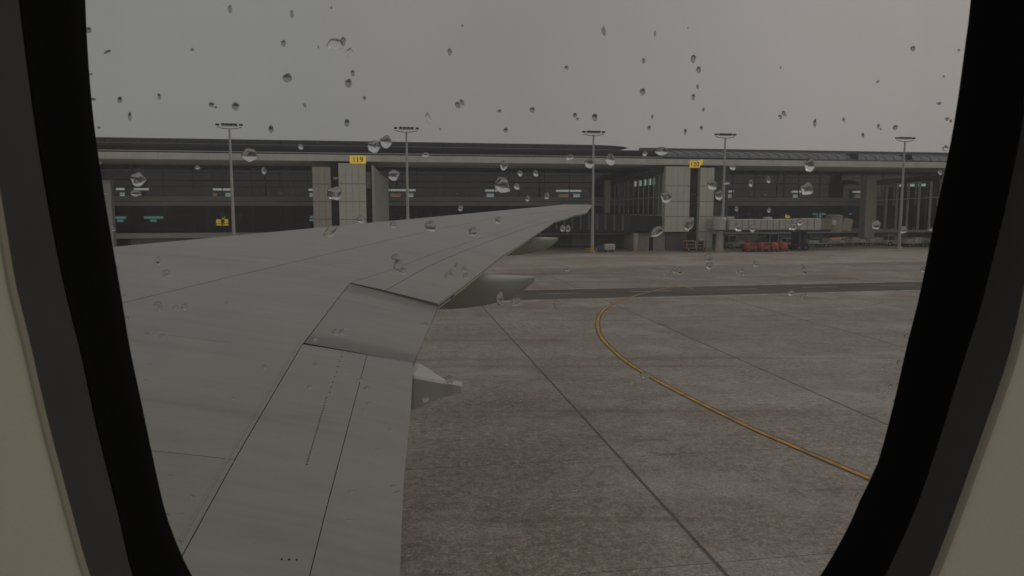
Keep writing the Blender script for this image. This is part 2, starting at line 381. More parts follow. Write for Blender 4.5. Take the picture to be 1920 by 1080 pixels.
# thin joints between fascia sections (recessed strips proud by 3mm in a darker tone are real cover strips)
mb = MB(); x = SL0 + 3
while x < SL1: mb.box(x - .02, x + .02, -.012, -.001, 12.24, 13.03); x += 6
mb.build('cover_strip', M['slab'], term)['kind'] = 'stuff'
sp = None; x = SL0
while x < SL1:
    if sp is None: sp = MB().box(.03, 2.97, .5, T + 1, 12.24, 12.36).build('soffit_panel', M['soffit'], term); o = sp
    else: o = dup(sp)
    o.location.x = x; x += 3
MB().box(SL0, SL1, .7, 1.2, 13.05, 13.35).build('gutter', M['black'], term)
MB().box(SL0, SL1, .3, 60, 12.42, 12.52).build('ceiling_deck', M['inside'], term)
def roofcurve(z0, z1, t0, t1, n=10, k=1.0):
    return [(t0 + (t1 - t0) * (1 - math.cos(a)), z0 + (z1 - z0) * math.sin(a) ** k) for a in [i * math.pi / 2 / n for i in range(n + 1)]]
def roofstrip(prof, s0, s1, name, m, thick=.25):
    poly = prof + [(p[0], p[1] - thick) for p in reversed(prof)]
    o = MB().prism(poly, 'x', s0, s1).build(name, m, term); return o
s_end = S_(1175, 6); s_j = S_(1232, 2)
roofstrip(roofcurve(13.25, 14.55, .65, 5.5), SL0, s_j, 'lower_roof', M['roof_dark'])
MB().box(SL0, s_j, .55, .66, 13.24, 13.36).build('roof_trim', M['trim'], term)
MB().box(SL0, s_end - 1.5, 5.2, 5.9, 14.5, 14.62).build('roof_trim', M['trim'], term)
# upper roof slab, tapering to a rounded nose at its right end
rr = []
for s, zt, zb in [(SL0, 15.33, 14.66), (s_end - 5, 15.38, 14.66), (s_end - 1.8, 15.3, 14.7), (s_end - .6, 15.2, 14.8), (s_end, 15.05, 14.92)]:
    rr.append([(s, 6, zb), (s, 6, zt - .12), (s, 6.3, zt), (s, 40, zt + .3), (s, 40, zb)])
MB().loft(rr, smooth=False).build('upper_roof', M['roof_mid'], term)
x = -66; rs = None; mb = MB()
while x < s_end - 6:
    mb.box(x - .05, x + .05, 5.93, 5.999, 14.68, 15.2); x += 4.4
mb.build('roof_seam', M['roof_dark'], term)['kind'] = 'stuff'
# lighter ribbed roof of the right-hand part
prof = [(.65, 13.25), (1.2, 13.9), (4, 14.45), (9, 14.95), (9.6, 14.98)]
roofstrip(prof, s_j + .02, SL1, 'grey_roof', M['roof_grey'], .3)
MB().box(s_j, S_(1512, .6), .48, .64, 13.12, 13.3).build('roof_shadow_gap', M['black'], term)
mb = MB(); x = s_j + 1
while x < SL1:
    for (a, b2) in zip(prof, prof[1:]):
        mb.hexa([(x - .05, a[0], a[1] - .02), (x + .05, a[0], a[1] - .02), (x + .05, b2[0], b2[1] - .02), (x - .05, b2[0], b2[1] - .02),
                 (x - .05, a[0], a[1] + .09), (x + .05, a[0], a[1] + .09), (x + .05, b2[0], b2[1] + .09), (x - .05, b2[0], b2[1] + .09)])
    x += 1.6
mb.build('roof_rib', M['roof_grey'], term)['kind'] = 'stuff'
MB().box(s_j, SL1, 9.4, 9.9, 14.9, 15.32).build('ridge_cap', M['roof_grey'], term, bevel=.05)
for px in (1603, 1703):
    s0 = S_(px, 1.0, 296); MB().box(s0 - .45, s0 + .45, .75, 2.6, 13.45, 14.25).build('roof_vent', M['black'], term, bevel=.03)
# floor bands
mb = MB().box(SL0, SL1, T - .5, T, 7.12, 7.80); mb.build('floor_band', M['slab'], term, bevel=.02)
mb = MB().box(SL0, SL1, T - .45, T, 6.42, 7.05); mb.build('floor_band', M['slab'], term, bevel=.02)
MB().box(SL0, SL1, T - .2, T + 12, 7.04, 7.13).build('floor_slab', M['black'], term)
MB().box(SL0, SL1, T + .05, T + 12, 7.14, 7.35).build('floor_deck', M['inside'], term)
MB().box(SL0, SL1, T - .9, T, 1.82, 2.56).build('base_beam', M['fascia'], term, bevel=.03)
MB().box(SL0, SL1, T + .05, T + 12, 2.2, 2.5).build('floor_deck', M['inside'], term)
MB().box(SL0, SL1, T + 12, T + 12.4, 0, 12.4).build('back_wall', M['inside'], term)
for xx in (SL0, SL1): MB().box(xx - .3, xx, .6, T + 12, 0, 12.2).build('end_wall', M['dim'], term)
# glass panes, four rows above and three below
PW = 4.0
rowsU = [7.82, 9.18, 10.08, 11.16, 12.24]; rowsL = [2.58, 3.85, 5.13, 6.40]
proto = {}
s = SL0
while s < SL1 - .1:
    for rows, mm, k in ((rowsU, 'glass_u', 'u'), (rowsL, 'glass_l', 'l')):
        for a, b2 in zip(rows, rows[1:]):
            key = (k, round(b2 - a, 2))
            if key not in proto:
                proto[key] = MB().box(.04, PW - .04, 0, .03, .03, b2 - a - .03).build('pane', M[mm], term); o = proto[key]
            else: o = dup(proto[key])
            o.location = (s, T + .1, a)
    s += PW
mp_ = None; s = SL0
while s < SL1 + .1:
    if mp_ is None: mp_ = MB().box(-.04, .04, T, T + .16, 2.56, 12.24).build('mullion', M['mullion'], term); o = mp_
    else: o = dup(mp_)
    o.location.x = s; s += PW
for z in rowsU[1:-1] + rowsL[1:-1]:
    th = .075 if abs(z - 10.08) < .02 else .035
    MB().box(SL0, SL1, T - .01, T + .15, z - th, z + th).build('transom', M['mullion'], term)
cp = None
for k, px in enumerate((390, 538, 240, 825, 1105, 1467, 1590, 1700, 1385, 965, 690)):
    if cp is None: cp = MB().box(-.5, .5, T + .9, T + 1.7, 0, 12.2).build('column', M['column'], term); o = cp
    else: o = dup(cp)
    o.location.x = S_(px, T + 1, 340)
# service level under the base beam
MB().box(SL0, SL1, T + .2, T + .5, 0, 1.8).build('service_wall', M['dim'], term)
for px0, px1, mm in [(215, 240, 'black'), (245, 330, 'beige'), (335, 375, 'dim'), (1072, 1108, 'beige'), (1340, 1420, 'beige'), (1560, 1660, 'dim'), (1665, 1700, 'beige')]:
    a, c = S_(px0, T, 450), S_(px1, T, 450)
    MB().box(a, c, T - .1, T + .18, 0, 1.7).build('wall_panel', M[mm], term, bevel=.02)
rd = None
for px in list(range(430, 1090, 66)) + [1445, 1470, 1500, 1530, 1580, 1620]:
    sx = S_(px, T, 450)
    if rd is None:
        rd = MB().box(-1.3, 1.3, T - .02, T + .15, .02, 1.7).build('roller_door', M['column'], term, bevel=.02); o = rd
    else: o = dup(rd)
    o.location.x = sx

# ---------- lit shops and counters seen through the glass
def shop(px0, px1, ylint, label, warm=None, cool=None):
    a, c = S_(px0, T + 2, 355), S_(px1, T + 2, 355); mid = (a + c) / 2; h = (c - a) / 2
    t = tthing('shop_kiosk', label, 'kiosk', 'lit kiosks behind the upper glass', mid, T + 2, 7.36)
    MB().box(-h, h, .1, 1.6, 0, 1.05).build('counter', M['black'], t, bevel=.03)
    MB().box(-h, h, -.1, .25, 1.32, 1.62).build('lit_sign', M['lit_w'], t, bevel=.02)
    MB().box(-h, -h + .12, .3, .5, 1.05, 1.5).build('post', M['black'], t); MB().box(h - .12, h, .3, .5, 1.05, 1.5).build('post', M['black'], t)
    MB().box(-h, h, 1.4, 1.5, 1.05, 1.5).build('back_panel', M['inside'], t)
    if warm is not None: MB().box(-h + warm[0] * 2 * h, -h + warm[1] * 2 * h, -.02, .09, .25, .95).build('warm_display', M['lit_o'], t, bevel=.02)
    if cool is not None: MB().box(-h + cool[0] * 2 * h, -h + cool[1] * 2 * h, -.02, .09, .2, .98).build('cool_screen', M['lit_w2'], t, bevel=.02)
shop(218, 278, 355, 'lit kiosk with long white sign near the left window edge, upper floor', cool=(.1, .3))
shop(394, 434, 355, 'lit kiosk with white sign directly left of the first light mast', warm=(.05, .3), cool=(.7, .98))
shop(578, 588, 355, 'small lit kiosk edge just left of the left brown gate tower', cool=(.2, .8))
shop(728, 779, 355, 'lit kiosk with warm display and white sign behind the second light mast', warm=(.05, .45), cool=(.72, .92))
shop(910, 956, 355, 'lit kiosk with white sign midway between second and third light masts', cool=(.05, .35))
shop(1043, 1090, 353, 'lit kiosk with warm display just left of the third light mast', warm=(.1, .5), cool=(.68, .95))
shop(1340, 1376, 355, 'lit kiosk with white sign right of the tower marked 120', cool=(.65, .9))
shop(1486, 1524, 355, 'lit kiosk with white sign between the fourth and fifth light masts', cool=(.05, .3))
shop(1600, 1624, 355, 'lit kiosk with warm display just left of the far right pillar', warm=(.1, .7))
def dark_unit(px0, px1, label):
    a, c = S_(px0, T + 2, 355), S_(px1, T + 2, 355); h = (c - a) / 2
    t = tthing('waiting_area_unit', label, 'kiosk', None, (a + c) / 2, T + 2, 7.36)
    MB().box(-h, h, 0, 1.4, 0, 1.5).build('cabinet', M['black'], t, bevel=.04)
    MB().box(-h * .7, -h * .55, -.06, -.002, .3, 1.2).build('door', M['column'], t)
    MB().box(h * .1, h * .35, -.06, -.002, .9, 1.0).build('small_display', M['lit_w2'], t)
dark_unit(490, 548, 'dark closed unit on the upper floor between first mast and brown tower')
dark_unit(1405, 1455, 'dark closed unit on the upper floor right of the fourth mast')
dark_unit(835, 872, 'dark closed unit on the upper floor right of the second mast')
def teal(px0, px1, py, label):
    a, z = local(px0, py, T + 2); c, _ = local(px1, py, T + 2); h = (c - a) / 2
    t = tthing('departure_display', label, 'display', 'teal displays behind the lower glass', (a + c) / 2, T + 2, z)
    MB().box(-h, h, 0, .2, -.16, .16).build('lit_strip', M['lit_teal'], t, bevel=.02)
    n = max(1, int(h * 1.1))
    for k in range(n):
        xx = -h + (k + .5) * 2 * h / n; MB().box(xx - .45, xx + .38, 0, .14, -.62 - .1 * (k % 2), -.28).build('screen', M['inside'] if k % 3 == 2 else M['lit_teal'], t, bevel=.02)
    MB().box(-h, h, .22, .3, -.9, .25).build('back_board', M['black'], t)
    MB().box(-h * .6, -h * .6 + .1, .1, .2, .16, 6.4 - z).build('hanger', M['black'], t); MB().box(h * .6, h * .6 + .1, .1, .2, .16, 6.4 - z).build('hanger', M['black'], t)
teal(213, 238, 408, 'teal lit display row at the left window edge, lower floor')
teal(269, 306, 408, 'long teal lit display row left of the yellow lower sign')
teal(581, 588, 407, 'short teal lit display beside the left brown tower, lower floor')
teal(1525, 1549, 401, 'teal lit display above the brown bellows of the jet bridge')
teal(1582, 1597, 401, 'short teal lit display beyond the jet bridge cab')
fx = None
for px, py, lab in [(450, 403, 'pale round-capped lamp right of the first mast, lower floor'), (752, 401, 'pale round-capped lamp left of the second mast'), (779, 401, 'pale round-capped lamp right of the second mast'), (806, 402, 'pale round-capped lamp farthest right of the second mast'),
                    (1381, 401, 'pale round-capped lamp above the jet bridge, leftmost of three'), (1403, 401, 'pale round-capped lamp above the jet bridge, middle of three'), (1425, 401, 'pale round-capped lamp above the jet bridge, rightmost of three'), (417, 402, 'grey round-capped lamp above the yellow lower sign')]:
    s, z = local(px, py, T + .8)
    if fx is None:
        fx = tthing('ceiling_lamp', lab, 'lamp', 'round-capped lamps behind the lower glass', s, T + .8, z)
        MB().tube((0, 0, -.18), (0, 0, .1), .34, .3, 14).build('cap', M['white'], fx); MB().tube((0, 0, -1.2), (0, 0, -.18), .28, .26, 14).build('body', M['slab'], fx)
        MB().tube((0, 0, .1), (0, 0, .34), .1, .22, 12).build('neck', M['white'], fx); MB().tube((0, 0, .34), (0, 0, 1.0), .03, .03, 6).build('stem', M['steel'], fx)
    else: copy_tree(fx, world(s, T + .8, z), lab)

def text_obj(body, size, m, parent, loc, rot):
    cu = bpy.data.curves.new('lettering', 'FONT'); cu.body = body; cu.size = size; cu.extrude = .01; cu.align_x = 'CENTER'; cu.align_y = 'CENTER'; cu.offset = .012
    tmp = bpy.data.objects.new('lettering', cu); COL.objects.link(tmp); bpy.context.view_layer.update()
    me = bpy.data.meshes.new_from_object(tmp.evaluated_get(bpy.context.evaluated_depsgraph_get())); bpy.data.objects.remove(tmp)
    me.materials.append(m) if not me.materials else None
    me.materials[0] = m
    o = bpy.data.objects.new('lettering', me); COL.objects.link(o); o.parent = parent; o.location = loc; o.rotation_euler = rot; return o
def gate_sign(px, py, wpx, hpx, t, label, txt, arrow=False, tsz=.85, face='ysign'):
    s, z = local(px, py, t); w2 = wpx * .0765 / 2 * (1 + t / 100); h2 = hpx * .0765 / 2 * (1 + t / 100)
    g = tthing('gate_sign', label, 'sign', None, s, t, z)
    MB().box(-w2, w2, 0, .12, -h2, h2).build('sign_board', M[face], g, bevel=.03)
    if arrow: MB().prism([(w2 - .15, -h2 * .6), (w2 + .3, -.1), (w2 + .55, h2 * 1.5), (w2 + .2, h2 * 1.4), (w2 - .15, h2 * .9)], 'y', .02, .1).build('side_flag', M['ysign'], g)
    MB().box(-w2 * .6, -w2 * .5, .12, .3, -h2 * .5, h2 * .8).build('bracket', M['steel'], g); MB().box(w2 * .5, w2 * .6, .12, .3, -h2 * .5, h2 * .8).build('bracket', M['steel'], g)
    if txt: text_obj(txt, tsz, M['ink'], g, (-.02, -.015, -.02), (R(90), 0, 0))
    return g
gate_sign(1303, 308, 20, 12.5, -.34, 'yellow gate sign reading 120 at the eaves above the right tower', '120', True, .92)
gate_sign(671, 299.5, 27, 13, -.34, 'yellow gate sign at the eaves above the left tower', '119', False, .95)
g = gate_sign(416.5, 417, 19, 10.5, T + .6, 'yellow hanging sign inside the lower floor left of the first mast', None, face='ysign2')
MB().tube((.1, .03, .45), (.35, .03, .85), .16, .1, 8).build('sign_finial', M['ysign2'], g)
MB().box(-.12, .06, -.02, -.002, -.42, -.05).build('pictogram', M['ink'], g); MB().box(-.5, -.1, -.02, -.002, .15, .2).build('pictogram', M['ink'], g); MB().box(.0, .4, -.02, -.002, .08, .24).build('pictogram', M['ink'], g)
g = gate_sign(1477, 406.5, 10, 5, T + .6, 'small yellow hanging sign above the jet bridge tunnel', None, face='ysign2')
MB().prism([(-.4, .2), (-.1, .2), (-.25, .55)], 'y', .02, .1).build('sign_finial', M['ysign2'], g)

# ============================================================ GATE TOWERS
def paneled(parent, s0, s1, t0, t1, zs, ncol, m, tilt=0):
    """a clad block: dark backing block plus separate cladding panels, 2 cm joints"""
    MB().box(s0 + .03, s1 - .03, t0 + .06, t1, zs[0] + .01, zs[-1] - .02).build('core_wall', M['black'], parent)
    pp = {}
    w = (s1 - s0) / ncol
    for k in range(ncol):
        for a, b2 in zip(zs, zs[1:]):
            key = round(b2 - a, 2)
            if key not in pp: pp[key] = MB().box(.012, w - .012, 0, .055, .03, b2 - a - .03).build('cladding_panel', m, parent, bevel=.008); o = pp[key]
            else: o = dup(pp[key])
            o.location = (s0 + k * w, t0, a)
    # side returns
    MB().box(s0, s0 + .028, t0 + .06, t1, zs[0], zs[-1]).build('side_cladding', m, parent); MB().box(s1 - .028, s1, t0 + .06, t1, zs[0], zs[-1]).build('side_cladding', m, parent)
twA = tthing('gate_tower', 'left clad gate tower: brown slab, pale panelled slab and slanting bright wall', 'tower')
sA = [S_(586, 0, 350), S_(620, 0, 350), S_(635, 0, 350), S_(686, 0, 350), S_(699, 0, 350)]
zsA = [0, Z_(600, 411, 0), Z_(600, 378, 0), Z_(600, 345, 0), 11.5]
paneled(twA, sA[0], sA[1], .1, 4, zsA, 3, M['panel_b'])
paneled(twA, sA[2], sA[3], 0, 4, [0, zsA[1] - .02, zsA[2] - .02, zsA[3] + .05, 12.0], 4, M['panel_g'])
MB().box(sA[1] + .01, sA[2] - .01, .9, 3.8, 0, 12.1).build('recess', M['black'], twA)
MB().box(sA[1] + .35, sA[2] - .1, .6, .9, 9.9, 10.2).build('wall_lamp', M['white'], twA, bevel=.02)
MB().box(sA[3] + .01, sA[4] - .02, .9, 3.8, 0, 12.1).build('recess', M['black'], twA)
MB().box(sA[3] + .02, sA[4] - .25, .6, .9, 8.75, 10.9).build('window', M['lit_w2'] if False else M['glass_w'], twA)
MB().box(sA[3] + .02, sA[4] - .25, .75, .88, 8.75, 10.9).build('blind', M['slab'], twA)
# slanting bright wall of the ramp behind
e0 = S_(700, 0.1, 350); e1 = S_(729, 5, 350)
def ramp(s0, t0, s1, t1, z0a, z1a, z0b, z1b, m, parent, name='ramp_wall', thk=.35):
    d = Vector((s1 - s0, t1 - t0, 0)).normalized(); n = Vector((-d.y, d.x, 0)) * thk
    return MB().hexa([(s0, t0, z0a), (s1, t1, z0b), (s1 + n.x, t1 + n.y, z0b), (s0 + n.x, t0 + n.y, z0a), (s0, t0, z1a), (s1, t1, z1b), (s1 + n.x, t1 + n.y, z1b), (s0 + n.x, t0 + n.y, z1a)]).build(name, m, parent, bevel=.02)
fr = lambda f, a, c: a + (c - a) * f
zt = lambda f: 11.75 - 1.6 * f
def rpanel(f0, f1, zl0, zl1, zh0, zh1):
    ramp(fr(f0, e0, e1), fr(f0, .1, 5), fr(f1, e0, e1), fr(f1, .1, 5), zl0, zh0, zl1, zh1, M['panel_w'], twA)
rpanel(0.05, .985, 0, 0, 5.0, 4.6); rpanel(.05, .985, 5.03, 4.63, 8.9, 7.6); rpanel(.05, .62, 8.93, 8.1, zt(.05), zt(.75)); rpanel(.63, .985, 8.07, 7.64, zt(.8), zt(1.0))
MB().box(e0 - .16, e0 + .12, -.05, .14, 0, 11.75).build('corner_trim', M['trim'], twA, bevel=.02)

twB = tthing('gate_tower', 'right clad gate tower with dark central slot under the 120 sign', 'tower')
sB = [S_(1248, 0, 350), S_(1294, 0, 350), S_(1313, 0, 350), S_(1339, 0, 350)]
zB = [Z_(1270, 435, 0), Z_(1270, 406, 0), Z_(1270, 377.5, 0), Z_(1270, 348.5, 0), 12.05]
paneled(twB, sB[0], sB[1], 0, 4, zB, 4, M['panel_g'])
paneled(twB, sB[2], sB[3], 0, 4, [0, zB[0], zB[1], zB[2], zB[3], 11.9], 2, M['panel_g'])
MB().box(sB[1] + .01, sB[2] - .01, .9, 3.8, 0, 12.1).build('slot', M['black'], twB)
for z in (8.0, 6.6): MB().box(sB[1] + .01, sB[2] - .01, .55, .9, z, z + .22).build('slot_bracket', M['steel'], twB)
MB().box(S_(1186, .4, 450), sB[0] + .5, .9, 4, 0, 2.66).build('ground_room_wall', M['beige'], twB, bevel=.02)
MB().box(sB[0] + .52, sB[1] + .0, .7, 4, 0, 2.66).build('ground_room_wall', M['dim'], twB, bevel=.02)
MB().box(sB[0] - 6, sB[1], .3, 4.2, 2.56, 2.68).build('underside_edge', M['black'], twB)
dsx = S_(1221, .8, 450)
d_ = MB().box(dsx - .35, dsx + .35, .84, .9, .02, 1.9).build('door', M['black'], twB, bevel=.01); MB().box(dsx + .2, dsx + .28, .8, .838, .95, 1.0).build('handle', M['trim'], d_)
MB().box(dsx - .45, dsx - .36, .82, .9, 0, 2.0).build('door_frame', M['panel_w'], twB); MB().box(dsx + .36, dsx + .45, .82, .9, 0, 2.0).build('door_frame', M['panel_w'], twB); MB().box(dsx - .45, dsx + .45, .82, .9, 2.0, 2.12).build('door_frame', M['panel_w'], twB)
MB().tube((S_(1192, .3, 450), .4, 0), (S_(1192, .3, 450), .4, 2.56), .28, .42, 14).build('support_pillar', M['panel_b'], twB)
# landing box that carries the rotunda
MB().box(sB[3] + .02, S_(1378, -.4, 408), -.4, 3.5, 3.9, 4.95).build('landing', M['beige'], twB, bevel=.04)
MB().box(sB[3] + .02, S_(1370, 1, 340), 1.6, 3.8, 4.96, 12.1).build('stair_core', M['inside'], twB, bevel=.04)
MB().box(sB[3] + .3, S_(1360, 1, 340), 1.54, 1.598, 6.9, 8.3).build('window', M['black'], twB)

# ============================================================ GLAZED WALKWAYS
def walkway(label, P0, P1, zf, zt0, zt1, n, depth_dir, pillar, zrail, band, name='glazed_walkway', low=None, npost=.12):
    t = tthing(name, label, 'walkway')
    P0 = Vector((*P0, 0)); P1 = Vector((*P1, 0)); d = P1 - P0; L = d.length; u = d / L; nn = Vector((-u.y, u.x, 0)) * depth_dir
    def pt(f, o, z): q = P0 + d * f + nn * o; return (q.x, q.y, z)
    top = lambda f: zt0 + (zt1 - zt0) * f
    def beam(f0, f1, o0, o1, za, zb, name_, m, bevel=0):    # za/zb are functions of f
        return MB().hexa([pt(f0, o0, za(f0)), pt(f1, o0, za(f1)), pt(f1, o1, za(f1)), pt(f0, o1, za(f0)), pt(f0, o0, zb(f0)), pt(f1, o0, zb(f1)), pt(f1, o1, zb(f1)), pt(f0, o1, zb(f0))]).build(name_, m, t, bevel=bevel)
    W = 3.0
    beam(0, 1, -.25, W + .25, lambda f: top(f) - .35, lambda f: top(f), 'roof', M['roof_mid'], .03)
    beam(0, 1, -.05, -.001, lambda f: top(f) - .8, lambda f: top(f) - .36, 'roof_fascia', M['mullion'])
    beam(0, 1, -.15, W + .1, lambda f: zf - .25, lambda f: zf, 'floor', M['panel_b'], .03)
    for k in range(n + 1):
        f = k / n; e = npost / L
        f0, f1 = max(0, f - e), min(1, f + e)
        beam(f0, f1, 0, .12, lambda f: zf + .002, lambda f: top(f) - .96, 'post', M['column'] if not pillar else M['slab'])
        if k % 2 == 0: beam(f0, f1, W - .06, W, lambda f: zf + .002, lambda f: top(f) - .36, 'post', M['column'])
        if k < n:
            g0, g1 = f + e, (k + 1) / n - e
            beam(g0, g1, .08, .11, lambda f: zf + .02, lambda f: top(f) - .97, 'pane', M['glass_w'])
            beam(g0, g1, W - .1, W - .07, lambda f: zf + .02, lambda f: top(f) - band[1] * (1 - .4 * f) - .02, 'rear_screen', M['black'])
            if band[2](k): beam(g0 + .01, g1 - .01, W - .06, W - .02, lambda f: top(f) - band[1] * (1 - .4 * f), lambda f: top(f) - band[0] * (1 - .4 * f), 'sky_glow_panel', M['lit_w2'])  # emission stands in for sky seen through the rear windows
    beam(.0, 1, -.06, -.003, lambda f: zrail + .2 - .5 * f - .06, lambda f: zrail + .2 - .5 * f + .06, 'rail', M['trim'])
    return t, pt, beam, top
L0 = (S_(1247, .4, 350), .8); L1 = (S_(1144, 10.5, 350), 10.5)
wk, pt, beam, top = walkway('glazed walkway with pale posts leading left from the 120 tower to the terminal', L0, L1, Z_(1240, 403, .8), 11.95, Z_(1144, 336, 10.5), 11, -1, True, Z_(1200, 372, 5), (.95, 2.1, lambda k: k < 9), npost=.07)
MB().box(L1[0] - .85, L1[0] - .05, 10.2, 11.2, Z_(1144, 399, 10.5), Z_(1144, 338, 10.5)).build('end_pillar', M['panel_b'], wk, bevel=.03)
lw = tthing('lower_corridor', 'dark enclosed corridor with faint ribs running below the glazed walkway', 'corridor')
la = (S_(1184, .9, 420), .9); lb = (S_(985, 13, 420), 12.8)
MB().box(la[0], sB[0] - .02, .9, 4, 2.75, 5.0).build('front_block', M['black'], lw, bevel=.03)
MB().hexa([(la[0], la[1], 2.75), (la[0] + 3, la[1] + 2, 2.75), (lb[0] + 3, lb[1] + .6, 2.6), (lb[0], lb[1], 2.6), (la[0], la[1], 5.0), (la[0] + 3, la[1] + 2, 5.0), (lb[0] + 3, lb[1] + .6, 5.9), (lb[0], lb[1], 5.9)]).build('corridor_wall', M['mullion'], lw)
for k in range(1, 13):
    f = k / 13; x_, y_ = fr(f, la[0], lb[0]), fr(f, la[1], lb[1])
    MB().box(x_ - .12, x_ + .12, y_ - .14, y_ - .02, 2.9, fr(f, 5.0, 5.85)).build('rib', M['column'], lw)
ramp(la[0] - .1, la[1] - .1, lb[0], lb[1] - .2, 2.42, 2.74, 2.3, 2.58, M['black'], lw, 'bottom_edge', .2)

R0 = (S_(1768, 0, 380), 0.2); R1 = (S_(1642, 9, 380), 9.0)
wk2, *_ = walkway('large dark glazed walkway at the far right beyond the fifth mast', R0, R1, Z_(1700, 431, 4), 11.3, Z_(1645, 338, 9), 6, -1, True, Z_(1700, 372, 4), (1.25, 1.75, lambda k: k % 2 == 0 or k == 3), npost=.18)
pl = tthing('pale_pillar', 'broad pale pillar left of the far right walkway', 'pillar', None, S_(1633, 9, 380), 9.2)
MB().box(-.95, .95, -.3, 1.3, 0.0, Z_(1633, 339, 9)).build('shaft', M['panel_b'], pl, bevel=.04); MB().box(-1.05, 1.05, -.36, 1.36, Z_(1633, 339, 9) + .003, Z_(1633, 339, 9) + .2).build('cap', M['trim'], pl, bevel=.03)
pl = tthing('pale_pillar', 'pale pillar at the right end of the far right walkway', 'pillar', None, S_(1772, 0, 380), -.2)
MB().box(-.5, .9, -.3, 1.0, 0.0, 12.1).build('shaft', M['panel_b'], pl, bevel=.04); MB().box(-.6, 1.0, -.36, 1.1, 12.103, 12.2).build('cap', M['trim'], pl)
pl = tthing('pale_pillar', 'pale pillar at the far left of the terminal beside the window frame', 'pillar', None, S_(196, 6, 400), 6)
MB().box(-.75, .9, 0, 1.2, 0.0, Z_(196, 340, 6)).build('shaft', M['panel_w'], pl, bevel=.04); MB().box(-.85, 1.0, -.08, 1.3, Z_(196, 340, 6) + .003, Z_(196, 340, 6) + .2).build('cap', M['trim'], pl)

# ============================================================ JET BRIDGE
jb = tthing('jet_bridge', 'pale jet bridge parked along the terminal, resting on a wheeled lift column', 'jet bridge')
tJ = -4.0
def jz(x, y): return Z_(x, y, tJ)
r0, r1 = S_(1345, tJ), S_(1369, tJ)
rc = (r0 + r1) / 2; rr_ = (r1 - r0) / 2
MB().tube((rc, tJ + 1.2, jz(1356, 431)), (rc, tJ + 1.2, jz(1356, 411)), rr_, rr_, 28).build('rotunda', M['bridge'], jb)
MB().tube((rc, tJ + 1.2, jz(1356, 411)), (rc, tJ + 1.2, jz(1356, 408)), rr_ * 1.06, rr_ * .9, 28).build('rotunda_roof', M['bridge'], jb)
MB().tube((rc, tJ + 1.2, jz(1356, 431) - .02), (rc, tJ + 1.2, jz(1356, 431) - .15), rr_ * 1.05, rr_ * 1.05, 28).build('rotunda_ring', M['steel'], jb)
MB().tube((rc + .1, tJ + 1.2, 0), (rc + .1, tJ + 1.2, jz(1356, 431) - .15), .62, .42, 18).build('pedestal', M['panel_b'], jb)
MB().box(rc - .5, rc + .9, tJ + 2.6, -.35 + 0.0, jz(1356, 431) + .1, jz(1356, 412)).build('link_corridor', M['bridge'], jb)
def tunnel(px0, px1, t0, t1, yb, yt, m, n):
    a, c = S_(px0, tJ), S_(px1, tJ)
    MB().box(a, c, t0, t1, jz((px0 + px1) / 2, yb), jz((px0 + px1) / 2, yt)).build('tunnel', m, jb, bevel=.05)
    for k in range(1, n):
        x_ = fr(k / n, a, c); MB().box(x_ - .04, x_ + .04, t0 - .035, t0 - .002, jz(px0, yb) + .06, jz(px0, yt) - .06).build('seam_strip', M['column'], jb)
    return a, c
tunnel(1369, 1508, tJ, tJ + 2.4, 430.5, 411, M['bridge'], 12)
tunnel(1500, 1539, tJ - .25, tJ + 2.65, 431, 409.5, M['bridge'], 3)
a, c = S_(1540, tJ), S_(1562, tJ)
for k in range(8): MB().box(a, c, tJ - .1 + .05 * (k % 2), tJ + 2.4, fr(k / 8, jz(1550, 430), jz(1550, 410)) + .012, fr((k + 1) / 8, jz(1550, 430), jz(1550, 410)) - .012).build('bellows_slat', M['bridge2'], jb, bevel=.01)
MB().box(a, c, tJ + .1, tJ + 2.3, jz(1550, 430), jz(1550, 409)).build('bellows_core', M['steel'], jb)
cc = S_(1574, tJ)
MB().tube((cc, tJ + 1.2, jz(1574, 433)), (cc, tJ + 1.2, jz(1574, 405)), 1.25, 1.2, 20).build('cab', M['bridge2'], jb)
MB().tube((cc, tJ + 1.2, jz(1574, 405)), (cc, tJ + 1.2, jz(1574, 402.5)), 1.3, .8, 20).build('cab_roof', M['column'], jb)
MB().box(cc - 1.1, cc - .5, tJ - .12, tJ + .3, jz(1566, 421), jz(1566, 413)).build('cab_window', M['white'], jb, bevel=.02)
MB().prism([(0.4, 0.2), (2.1, -.1), (2.4, 1.6), (1.1, 1.9)], 'y', tJ + .1, tJ + 2.3).build('cab_canopy', M['bridge2'], jb, loc=(cc, 0, jz(1574, 433)))
a, c = S_(1369, tJ), S_(1562, tJ); zb = jz(1450, 431)
MB().box(a, c, tJ + .2, tJ + .45, zb - .33, zb - .06).build('under_rail', M['steel'], jb); MB().box(a, c, tJ + 1.9, tJ + 2.15, zb - .33, zb - .06).build('under_rail', M['steel'], jb)
lc = S_(1509, tJ)
for dx in (-.45, .45): MB().box(lc + dx - .16, lc + dx + .16, tJ + .2, tJ + 2.2, .9, zb + .4).build('lift_column', M['steel'], jb, bevel=.02)
MB().box(lc - .9, lc + .9, tJ + .4, tJ + 1.9, .55, .95).build('bogie', M['steel'], jb, bevel=.05)
for dx in (-.5, .5):
    for tt in (tJ + .1, tJ + 1.8):
        wv = MB().tube((lc + dx, tt, .46), (lc + dx, tt + .4, .46), .46, .46, 18).build('wheel', M['tyre'], jb); MB().tube((lc + dx, tt - .02, .46), (lc + dx, tt + .42, .46), .2, .2, 10).build('hub', M['column'], wv)
for px in (1376, 1448): MB().box(S_(px, tJ) - .5, S_(px, tJ) + .5, tJ + .8, tJ + 1.7, jz(px, 411) - .04, jz(px, 407)).build('roof_unit', M['bridge'], jb, bevel=.04)

